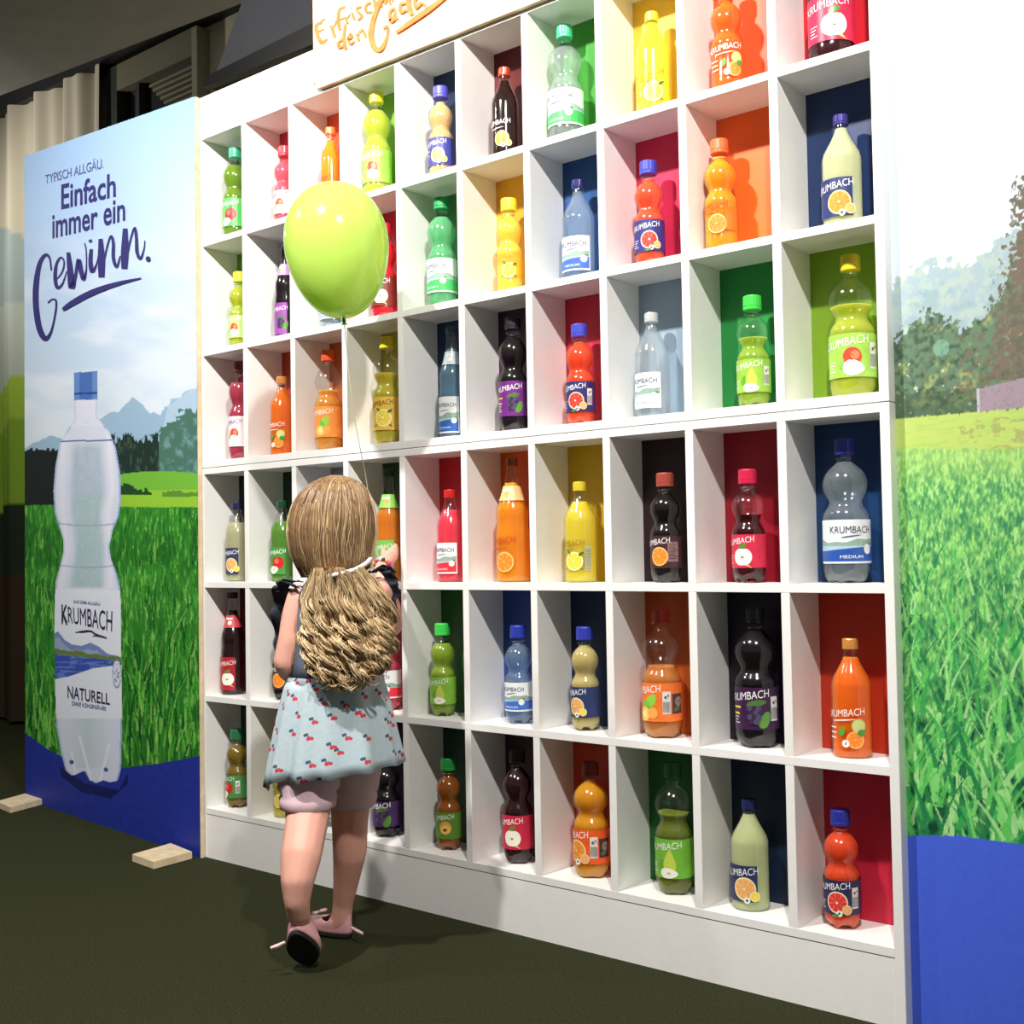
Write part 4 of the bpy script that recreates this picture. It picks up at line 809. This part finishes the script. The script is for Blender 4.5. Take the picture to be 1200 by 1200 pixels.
items += ch((365, 895, -.01, 30), (362, 940, -.05, 28), (360, 962, -.075, 25.5), (353, 1002, -.125, 24), (349, 1030, -.15, 19.5), (348, 1055, -.155, 15), (349.5, 1070, -.142, 13.5), (354, 1080, -.115, 12), (360, 1100, -.10, 11))
items += ch((413, 893, .01, 29), (411, 940, .03, 25), (410, 962, .04, 22.5), (410, 998, .055, 21), (406, 1030, .075, 16.5), (402, 1058, .09, 13), (400, 1076, .095, 13), (394, 1084, .10, 12))
# left arm, bent, forearm held in front of the belly
items += ch((352, 702, -.005, 17), (345, 722, -.012, 15.5), (341, 750, -.02, 15.5), (337, 775, -.018, 17), (341, 784, .0, 16.5), (350, 778, .07, 13), (366, 770, .135, 9.5))
items += [el(374, 766, .165, 10, 13, 8)]
for k in range(4): items += ch((376, 760+4*k, .18, 3.6), (382, 759+4.5*k, .21, 3.4), (390, 762+4.5*k, .215, 3.0))
items += ch((371, 759, .16, 4), (379, 754, .185, 3.4), (385, 753, .20, 3.0))
# right arm, raised to the bottle
def WY_(x, y, Y): return on_y(x, y, Y)
def wc(*p): return chain([(on_y(x, y, Y), r/PXM) for x, y, Y, r in p])
items += ch((444, 692, -.005, 17), (455, 712, .04, 15.5), (459, 733, .11, 14))
elb = G(459, 733, .11); wr = on_y(446, 667, -.075)
items += chain([(elb, 14/PXM), ((elb*2+wr)/3, 13.5/PXM), (wr, 9/PXM)])
items += wc((446, 667, -.075, 9), (451, 660, -.055, 10), (455, 655, -.04, 10.5), (458, 652, -.025, 10))
for k, (dx, dy) in enumerate(((2, -7), (5, -3), (6, 2), (4, 7))):
    items += wc((457+dx*.6, 652+dy, -.022, 3.7), (462+dx*.5, 647+dy, .0, 3.5), (463+dx*.4, 646+dy*1.05, .018, 3.2), (460+dx*.2, 648+dy*1.05, .030, 2.9))
items += wc((449, 655, -.05, 4.2), (449, 646, -.03, 3.8), (452, 641, -.008, 3.2))
body = blobs('body', items, SKIN, girl)
for x_ in (376, 402):
    me = blobs('eye', [el(x_, 622, .0985, 4.2, 3.0, 3.6)], mat('eye_white', (236, 234, 230), rough=.2), girl, .0015, 1)
    blobs('iris', [el(x_, 622, .1035, 2.0, 1.2, 2.0)], mat('iris', (70, 96, 120), rough=.2), me, .0008, 0)
blobs('mouth', [el(389, 641, .1005, 8, 3, 2.2)], mat('lips', (206, 110, 104), rough=.4), girl, .0012, 2)

def loft(name, rings, m, parent, seg=72, ys=None, closed=True, caps=(False, False), uv=None, smooth=True, arc=None):
    """rings: (x, y, dd, rx, rd); ys(i, theta) -> (radial factor, pixel shift down)"""
    V = []; Fc = []; UVc = []
    a0, a1 = (0, 2*math.pi) if arc is None else arc
    nn = seg if arc is None else seg+1
    for i, (x, y, d, rx, rd) in enumerate(rings):
        c = G(x, y, d)
        for k in range(nn):
            th = a0+(a1-a0)*k/seg; fr, dn = (1, 0) if ys is None else ys(i, th)
            V.append(c+RH*rx*fr*math.cos(th)/PXM+FH*rd*fr*math.sin(th)/PXM-UP*dn/PXM-org); UVc.append((th*.13, c[2]-dn/PXM))
    for i in range(len(rings)-1):
        for k in range(seg):
            k2 = (k+1) % nn; Fc.append((i*nn+k, i*nn+k2, (i+1)*nn+k2, (i+1)*nn+k))
    if caps[0]: Fc.append(tuple(range(nn)))
    if caps[1]: Fc.append(tuple(range((len(rings)-1)*nn, len(rings)*nn)))
    o = pydata(name, V, Fc, m, parent, smooth)
    if uv:
        ul = o.data.uv_layers.new(name='uv')
        for p_ in o.data.polygons:
            for li in p_.loop_indices:
                vi = o.data.loops[li].vertex_index; u_, v_ = UVc[vi]
                if vi % nn == 0 and any(o.data.loops[q].vertex_index % nn == seg-1 for q in p_.loop_indices) and arc is None: u_ = 2*math.pi*.13
                ul.data[li].uv = (u_, v_)
    return o
def thicken(o, t_=.002):
    md = o.modifiers.new('thickness', 'SOLIDIFY'); md.thickness = t_; md.offset = 0
# cherry print cloth
def mat_cherry():
    m = bpy.data.materials.new('cherry_print_cotton'); m.use_nodes = True; nt = m.node_tree; b = nt.nodes['Principled BSDF']; b.inputs['Roughness'].default_value = .85; b.inputs['Specular IOR Level'].default_value = .15
    uv = nt.nodes.new('ShaderNodeUVMap'); uv.uv_map = 'uv'
    prev = None; base = nt.nodes.new('ShaderNodeRGB'); base.outputs[0].default_value = L4((172, 196, 206)); prev = base.outputs[0]
    nz = nt.nodes.new('ShaderNodeTexNoise'); nz.inputs['Scale'].default_value = 90; nt.links.new(uv.outputs[0], nz.inputs['Vector'])
    mx0 = nt.nodes.new('ShaderNodeMix'); mx0.data_type = 'RGBA'; nt.links.new(nz.outputs['Fac'], mx0.inputs[0]); mx0.inputs[6].default_value = L4((176, 196, 204)); mx0.inputs[7].default_value = L4((202, 216, 222)); prev = mx0.outputs[2]
    def dots(off, thr, rgb, stretch=(1, 1)):
        nonlocal prev
        mp = nt.nodes.new('ShaderNodeMapping'); mp.inputs['Location'].default_value = (off[0], off[1], 0); nt.links.new(uv.outputs[0], mp.inputs['Vector'])
        v = nt.nodes.new('ShaderNodeTexVoronoi'); v.voronoi_dimensions = '2D'; v.inputs['Scale'].default_value = 22.; v.inputs['Randomness'].default_value = .9
        nt.links.new(mp.outputs[0], v.inputs['Vector'])
        lt = nt.nodes.new('ShaderNodeMath'); lt.operation = 'LESS_THAN'; lt.inputs[1].default_value = thr; nt.links.new(v.outputs['Distance'], lt.inputs[0])
        mx = nt.nodes.new('ShaderNodeMix'); mx.data_type = 'RGBA'; nt.links.new(lt.outputs[0], mx.inputs[0]); nt.links.new(prev, mx.inputs[6]); mx.inputs[7].default_value = L4(rgb); prev = mx.outputs[2]
    dots((.004, -.0085), .075, (84, 98, 128)); dots((.0075, -.0072), .075, (78, 92, 122)); dots((.001, -.0045), .04, (120, 120, 140)); dots((-.0035, -.004), .04, (120, 120, 140)); dots((0, 0), .088, (222, 62, 74)); dots((-.0072, -.0004), .082, (214, 70, 84))
    nt.links.new(prev, b.inputs['Base Color']); return m
CH = mat_cherry(); DENIM = mat('slate_blue_cotton', (112, 126, 146), rough=.85, noise=.12, nscale=60); NAVYC = mat('navy_ruffle_cotton', (36, 40, 56), rough=.85, noise=.2, nscale=50)
PINK = mat('pale_pink_cotton', (222, 190, 198), rough=.85, noise=.06, nscale=40)
bod = loft('dress_bodice', [(397, 674, .0, 27, 24), (397, 682, .0, 38, 29), (397, 694, .0, 50, 33), (397, 712, .0, 53, 35.5), (396, 745, .0, 53, 38.5), (394, 775, .0, 53, 40), (393, 800, .0, 54, 41)], DENIM, girl, 60)
thicken(bod)
def skf(i, th):
    t_ = i/8.0; f = 1+(.25+.75*t_)*(.042*math.cos(13*th+.6+.5*math.sin(3*th))+.035*math.cos(8*th+2)) ; sh = t_*t_*(-9*math.cos(th)-1.5*math.cos(11*th)+ (8 if math.cos(th) < -.85 else 0)*t_); return f, sh
sk = loft('dress_skirt', [(393+(391.5-393)*k/8, 793+(902-793)*k/8, .0, 55.5+(81-55.5)*(k/8)**.85, 43+(66-43)*(k/8)**.9) for k in range(9)], CH, girl, 132, skf, uv=True)
thicken(sk)
loft('waist_seam', [(393, 791, 0, 55.5, 43), (393, 794, 0, 57.5, 45), (393, 799, 0, 57, 44.5)], CH, girl, 72, uv=True)
# bloomers
for pts in ([(366, 875, .0, 35, 33), (364, 905, -.03, 36, 33), (362, 922, -.04, 35.5, 33), (361.5, 929, -.045, 31, 30), (361, 934, -.048, 33, 31.5), (360.5, 945, -.055, 31.5, 30.5), (360.5, 947, -.056, 28, 27)],
            [(413, 875, .01, 36, 36), (413, 905, .02, 33, 35), (412.5, 922, .025, 31.5, 33), (412, 929, .03, 29, 31), (411.5, 934, .032, 30.5, 31.5), (411, 943, .035, 29, 30.5), (410.5, 945, .035, 26, 28)]):
    b_ = loft('bloomer_leg', pts, PINK, girl, 48, lambda i, th: (1+.012*math.cos(9*th+i), 0)); thicken(b_, .0015)
# ruffle sleeves
def ruffle(path, width, outx, name='ruffle_sleeve'):
    S = smooth_path(path, 10); V = []; Fc = []; n = len(S)
    for i, (x, y, d) in enumerate(S):
        t_ = i/(n-1); wv = math.sin(t_*26)
        for k in range(5):
            q = k/4; wdt = width*(.45+.55*math.sin(math.pi*min(1, t_*1.02))); V.append(G(x+outx*wdt*q+2.2*wv*q, y-2*q*(1-t_)+1.5*wv*q, d+.016*wv*q+.012*q)-org)
    for i in range(n-1):
        for k in range(4): a = i*5+k; Fc.append((a, a+1, a+6, a+5))
    o = pydata(name, V, Fc, NAVYC, girl, True); thicken(o, .002); return o
ruffle([(356, 682, -.035), (345, 682, -.01), (338, 690, .02), (335, 712, .045), (334, 745, .05), (337, 785, .04)], 17, -1)
ruffle([(352, 690, -.045), (343, 684, -.03), (336, 684, .0), (332, 698, .03)], 12, -1)
ruffle([(430, 672, -.045), (441, 668, -.03), (450, 676, -.02), (457, 692, -.015), (459, 712, .0)], 13, 1)
ruffle([(438, 668, -.02), (447, 664, .0), (455, 676, .015), (459, 700, .03)], 10, 1)
# hair
HB = mat('hair_base', (134, 104, 72), rough=.5, noise=.25, nscale=40)
H1, H2, H3 = mat('hair_dark', (112, 86, 58), rough=.45, noise=.25, nscale=40), mat('hair_mid', (172, 136, 96), rough=.42, noise=.2, nscale=40), mat('hair_light', (226, 200, 156), rough=.4, noise=.15, nscale=40)
HR_ = [(557, 394, 6, 6), (560, 394, 18, 17), (566, 393.5, 29, 28), (576, 392, 39, 37.5), (590, 390.5, 45.5, 44), (606, 389.5, 48.5, 47), (622, 389, 49, 48), (638, 389, 48, 46), (652, 389.5, 46, 43), (664, 391, 42.5, 40), (672, 393, 39, 37)]
def hring(y):
    ys_ = [h[0] for h in HR_]; return [float(np.interp(y, ys_, [h[j] for h in HR_])) for j in (1, 2, 3)]
def hpt(y, th, f=1.0, d0=.004):
    cx_, rx, rd = hring(y); return G(cx_, y, d0)+RH*rx*f*math.cos(th)/PXM+FH*rd*f*math.sin(th)/PXM
hair = loft('hair', [(hring(y)[0], y, .004, hring(y)[1], hring(y)[2]) for y in (557, 558.5, 560, 563, 567, 572, 578, 585, 592)], HB, girl, 64, caps=(True, False))
bk = loft('hair_back', [(hring(y)[0], y, .004, hring(y)[1], hring(y)[2]) for y in (592, 600, 610, 620, 630, 640, 648, 656, 662, 668, 672, 676)], HB, girl, 48, arc=(-math.pi-.25, .25)); thicken(bk, .004)
MASS = [(668, 397, 32), (676, 400, 38), (690, 404, 45), (706, 407, 49), (724, 409, 51), (744, 410, 51), (764, 410, 49), (780, 409, 44), (792, 407, 37), (800, 405, 24)]
loft('hair_curls_base', [(x, y, -.086-(.010 if 700 < y < 790 else 0), rx*.9, 10 if 685 < y < 795 else 6) for y, x, rx in MASS], H2, girl, 40, caps=(True, True))
Vs, Fs, Ms = [], [], []
def add_strand(path, r0, mi):
    n = len(path); rad = [r0*min(1, .35+2.5*min(i/(n-1), 1-i/(n-1)*.85)) for i in range(n)]
    v, f = tube(path, rad, 4, False); b = len(Vs); Vs.extend(v); Fs.extend([tuple(i+b for i in q) for q in f]); Ms.extend([mi]*len(f))
rr = random.Random(3)
for k in range(3000):
    th = rr.uniform(-math.pi-.35, .35); lk_ = round(th*7)/7; lr = random.Random(int(lk_*1000)); y0 = 557+rr.uniform(0, 1)**1.6*30; y1 = rr.uniform(655, 675); ph = lr.uniform(0, 6.28)+rr.uniform(-.4, .4); am = lr.uniform(.01, .05); f = 1+rr.uniform(.002, .022)+lr.uniform(0, .016)
    path = [hpt(y, th+(lk_-th)*.28*math.sin((y-557)/115*math.pi)+am*math.sin((y-557)/30+ph), f)-org for y in np.linspace(y0, y1, 12)]
    dk_ = lr.random(); add_strand(path, rr.uniform(.28, .52)/PXM, rr.choices((0, 1, 2), (4+4*dk_, 6, .35+.7*(1-dk_)))[0])
for k in range(60):   # flyaways at the rim
    th = rr.choice((rr.uniform(-.2, .3), rr.uniform(-math.pi-.3, -math.pi+.2), rr.uniform(-math.pi, 0))); y0 = 557+rr.uniform(0, 20); f = rr.uniform(1.03, 1.09); ph = rr.uniform(0, 6)
    add_strand([hpt(y, th+.05*math.sin(y/12+ph), 1+(f-1)*math.sin(math.pi*(y-y0)/(676-y0)))-org for y in np.linspace(y0, 674, 14)], .35/PXM, 2)
ys_ = [m_[0] for m_ in MASS]; mx_ = [m_[1] for m_ in MASS]; mr_ = [m_[2] for m_ in MASS]
for lk_ in range(74):  # curled locks
    u0 = rr.uniform(-1.0, 1.0); layer = rr.uniform(0, .022); y0 = rr.uniform(664, 680); yend = 806-abs(u0)**2*20+rr.uniform(-40, 6); ph = rr.uniform(0, 6.28); tw = rr.uniform(52, 92); am = rr.uniform(3.0, 7.0); tone = rr.random(); drift = rr.uniform(-.12, .12)
    for q in range(30):
        dp = rr.gauss(0, .16); ox, oz = rr.gauss(0, 2.2), rr.gauss(0, .003); ye = yend+rr.uniform(-12, 4); path = []
        for t_ in np.linspace(0, 1, 20):
            y = y0+(ye-y0)*t_; cx_ = np.interp(y, ys_, mx_); rx = np.interp(y, ys_, mr_)*.93+3*min(1, (y-664)/40)
            if y > 790: rx = max(rx, 34)
            a = am*min(1.5, .2+1.6*t_); w_p = ph+dp+(t_+.7*t_*t_)*(ye-y0)/tw*6.28; x = cx_+(u0+drift*t_)*rx+a*math.sin(w_p)+ox*(.5+.6*math.sin(math.pi*t_)); bulge = math.sqrt(max(0, 1-min(1, u0*u0)))
            path.append(G(x, y+1.2*math.cos(w_p), -.090-.024*bulge-layer*(.3+.7*bulge)-oz-.8*a/PXM*math.cos(w_p))-org)
        add_strand(path, rr.uniform(.36, .66)/PXM, rr.choices((0, 1, 2), (.4+1.5*(tone < .25), 2.5, 4+5*tone))[0])
for k in range(26):   # ringlets at the ends
    x = rr.uniform(370, 444); y = rr.uniform(772, 798); R_ = rr.uniform(4, 8); ph = rr.uniform(0, 6.28)
    for q in range(5):
        d_ = rr.uniform(-1, 1); add_strand([G(x+(R_+d_)*math.cos(ph+a), y+(R_+d_)*.9*math.sin(ph+a)+a*.9, -.124-.004*math.sin(a*2)-.002*q)-org for a in np.linspace(0, 5.8, 15)], .5/PXM, 2 if q % 2 else 1)
for sx, sg_ in ((357, -1), (362, -1), (432, 1)):
    add_strand([G(sx+5*sg_*math.sin(a), 655+a*4.2, -.03-.02*a/5)-org for a in np.linspace(0, 6, 14)], .9/PXM, 2)
hs = pydata('hair_strands', Vs, Fs, None, girl, True)
for m_ in (H1, H2, H3): hs.data.materials.append(m_)
hs.data.polygons.foreach_set('material_index', Ms); hs['kind'] = 'stuff'
V, Fc = tube([G(x, y, d)-org for x, y, d in smooth_path([(364, 672, -.035), (372, 677, -.088), (386, 675, -.122), (402, 671.5, -.126), (416, 667.5, -.112), (428, 661, -.072), (434, 655, -.03)], 6)], 2.6/PXM, 8); pydata('hair_band', V, Fc, mat('white_ribbon', (240, 238, 234), rough=.6), girl, True)
# bracelet
wrp = wr; ax = on_y(451, 660, -.055)-on_y(446, 667, -.075); ax /= np.linalg.norm(ax); a1 = np.cross(ax, UP); a1 /= np.linalg.norm(a1); a2 = np.cross(ax, a1); cen = on_y(449, 663, -.064)
V, Fc = tube([cen+(a1*math.cos(t_)+a2*math.sin(t_))*11.0/PXM-org for t_ in np.linspace(0, 2*math.pi, 25)], .8/PXM, 6, False); br = pydata('bracelet', V, Fc, mat('elastic', (220, 210, 200)), girl)
BM = [mat('bead_pink', (232, 70, 150), rough=.25, coat=.5), mat('bead_white', (240, 238, 230), rough=.25), mat('bead_gold', (226, 178, 70), rough=.3), mat('bead_rose', (240, 150, 190), rough=.25), mat('bead_navy', (70, 66, 90), rough=.3)]
bead = None
for k in range(16):
    t_ = 2*math.pi*k/16; p_ = cen+(a1*math.cos(t_)+a2*math.sin(t_))*11.4/PXM-org; s_ = (2.3 if k % 3 else 3.0)/PXM
    pydata('bead', ICV*s_+p_, ICF, BM[(k*3) % 5], br, True)
# shoes
PSH, SOLE = mat('pink_shoe_leather', (232, 172, 176), rough=.3, coat=.3), mat('black_shoe_sole', (24, 22, 22), rough=.8, noise=.2)
def shoe(Hp, Tp, upv, Wd, hgt):
    ax = Tp-Hp; Ls = np.linalg.norm(ax); ax = ax/Ls; up_ = upv-ax*(upv @ ax); up_ /= np.linalg.norm(up_); sd = np.cross(up_, ax)
    def outl(f, x0=0, x1=1):
        pts = []
        for k in range(28):
            a = 2*math.pi*k/28; x = .5-.5*math.cos(a); wv = (.36+.16*math.sin(math.pi*min(1, x*.9+.05)**1.3))*math.sin(a)
            pts.append((x*(x1-x0)+x0, wv*f))
        return pts
    def ring(zh, f, x0=0, x1=1): return [Hp+ax*x*Ls+sd*y*Wd+up_*zh-org for x, y in outl(f, x0, x1)]
    rs = [ring(0, .92, .02, .98), ring(.004, 1.0), ring(.009, 1.0)]; V = sum(rs, []); n = 28
    Fc = [(i*n+k, i*n+(k+1) % n, (i+1)*n+(k+1) % n, (i+1)*n+k) for i in range(2) for k in range(n)]+[tuple(range(n)), tuple(range(2*n, 3*n))]
    pydata('shoe_sole', V, Fc, SOLE, girl)
    rs = []
    for zh, f, x0, x1 in ((.009, .97, .01, .99), (.016, 1.02, .0, 1.0), (.026, 1.0, .0, .97)): rs.append(ring(zh, f, x0, x1))
    def top(sc, lift):
        pts = []
        for k in range(28):
            a = 2*math.pi*k/28; x = .5-.5*math.cos(a); wv = (.36+.16*math.sin(math.pi*min(1, x*.9+.05)**1.3))*math.sin(a)
            z = .030+(hgt-.030)*max(0, 1-x/.52)**.8 + (.008*max(0, 1-abs(x-.75)/.3)); xx = .02+x*(.60+.30*(1-sc))
            pts.append(Hp+ax*xx*Ls+sd*wv*Wd*sc+up_*(z+lift)-org)
        return pts
    rs.append(top(.92, 0)); rs.append(top(.80, .002)); V = sum(rs, [])
    Fc = [(i*n+k, i*n+(k+1) % n, (i+1)*n+(k+1) % n, (i+1)*n+k) for i in range(4) for k in range(n)]
    o = pydata('shoe_upper', V, Fc, PSH, girl, True); thicken(o, .0015)
    return ax, up_, sd, Ls
def bow(P, e1, e2, nrm, s_):
    V = []; Fc = []
    for sg_ in (-1, 1):
        b = len(V)
        for k in range(10):
            a = 2*math.pi*k/10; q = P+e1*sg_*s_*(.5+.5*math.cos(a))+e2*s_*.38*math.sin(a)*(.3+.7*(.5+.5*math.cos(a)))
            V += [q-org+nrm*.003, q-org-nrm*.002]
        Fc += [tuple(b+2*k for k in range(10)), tuple(b+2*k+1 for k in range(10))[::-1]]+[(b+2*k, b+2*k+1, b+(2*k+3) % 20, b+(2*k+2) % 20) for k in range(10)]
    pydata('shoe_bow', V, Fc, mat('pale_pink_bow', (244, 206, 204), rough=.5), girl, True)
Tl = on_z(363, 1133, .001); Hl = at_d(345, 1094, 2.432)
ax, up_, sd, Ls = shoe(Hl, Tl, FH*.8+UP*.75, .066, .055)
V, Fc = tube([at_d(334, 1104, 2.44)-org, at_d(326, 1108, 2.44)-org, at_d(317, 1111, 2.435)-org], [.003, .0045, .003], 6); pydata('bow_tail', V, Fc, mat('pale_pink_bow', (244, 206, 204)), girl)
bow(at_d(366, 1108, 2.475), ax, up_, sd, .016)
Hr = on_z(411, 1100, .001); Tr = on_z(361, 1086, .001)
ax, up_, sd, Ls = shoe(Hr, Tr, UP, .064, .055)
bow(Hr+ax*Ls*.72+up_*.042, sd, ax, up_, .022)
V, Fc = tube([on_z(412, 1087, .03)-org, on_z(419, 1091, .03)-org, on_z(425, 1094, .028)-org], [.003, .004, .003], 6); pydata('bow_tail', V, Fc, mat('pale_pink_bow', (244, 206, 204)), girl)

# ------------------------------------------------------------------ balloon
BD = 2.72
def mat_balloon():
    m = bpy.data.materials.new('lime_latex'); m.use_nodes = True; nt = m.node_tree; b = nt.nodes['Principled BSDF']
    b.inputs['Base Color'].default_value = L4((206, 238, 112)); b.inputs['Roughness'].default_value = .16; b.inputs['Coat Weight'].default_value = .3
    tl = nt.nodes.new('ShaderNodeBsdfTranslucent'); tl.inputs[0].default_value = L4((212, 242, 120)); mx = nt.nodes.new('ShaderNodeMixShader'); mx.inputs[0].default_value = .35
    nt.links.new(b.outputs[0], mx.inputs[1]); nt.links.new(tl.outputs[0], mx.inputs[2]); nt.links.new(mx.outputs[0], nt.nodes['Material Output'].inputs[0]); return m
LAT = mat_balloon(); c0 = at_d(394, 283, BD); k0 = at_d(403, 374, BD); s_ = BD/F_PX
axz = (c0-k0); hz = np.linalg.norm(axz); axz /= hz; e1 = np.cross(axz, FH); e1 /= np.linalg.norm(e1); e2 = np.cross(axz, e1)
ball = empty('balloon', k0, 'shiny lime green balloon floating above the girl\'s head', 'balloon')
prof = []
for k in range(33):
    a = -math.pi/2+math.pi*k/32; z = math.sin(a); r_ = math.cos(a)
    if z < 0: zz_ = z*hz*.985; rr_ = 61*s_*(r_**.86)*(1-.10*(-z)**2)
    else: zz_ = z*69*s_; rr_ = 61*s_*r_**.97
    prof.append((zz_, max(rr_, .0015)))
V = []; Fc = []; n = 48
for z, r_ in prof:
    for k in range(n): a = 2*math.pi*k/n; V.append(c0+axz*z+(e1*math.cos(a)+e2*math.sin(a))*r_-k0)
for i in range(32):
    for k in range(n): Fc.append((i*n+k, i*n+(k+1) % n, (i+1)*n+(k+1) % n, (i+1)*n+k))
Fc.append(tuple(range(n))[::-1]); Fc.append(tuple(range(32*n, 33*n)))
pydata('skin', V, Fc, LAT, ball, True)
V, Fc = tube([k0+axz*.004-k0, -axz*.003, -axz*.008, -axz*.012], [.003, .005, .0035, .008], 14); pydata('knot', V, Fc, mat('green_knot', (70, 140, 40), rough=.4), ball, True)
pth = smooth_path([(403.5, 378, BD-.0), (407, 420, BD+.01), (414, 480, BD+.03), (422, 525, BD+.06), (429, 560, BD+.10), (434, 600, BD+.12), (440, 640, 2.86), (447, 664, 2.85)], 8)
V, Fc = tube([at_d(x, y, d)-k0 for x, y, d in pth], .0011, 5); pydata('string', V, Fc, mat('thin_string', (196, 200, 160), rough=.6), ball)
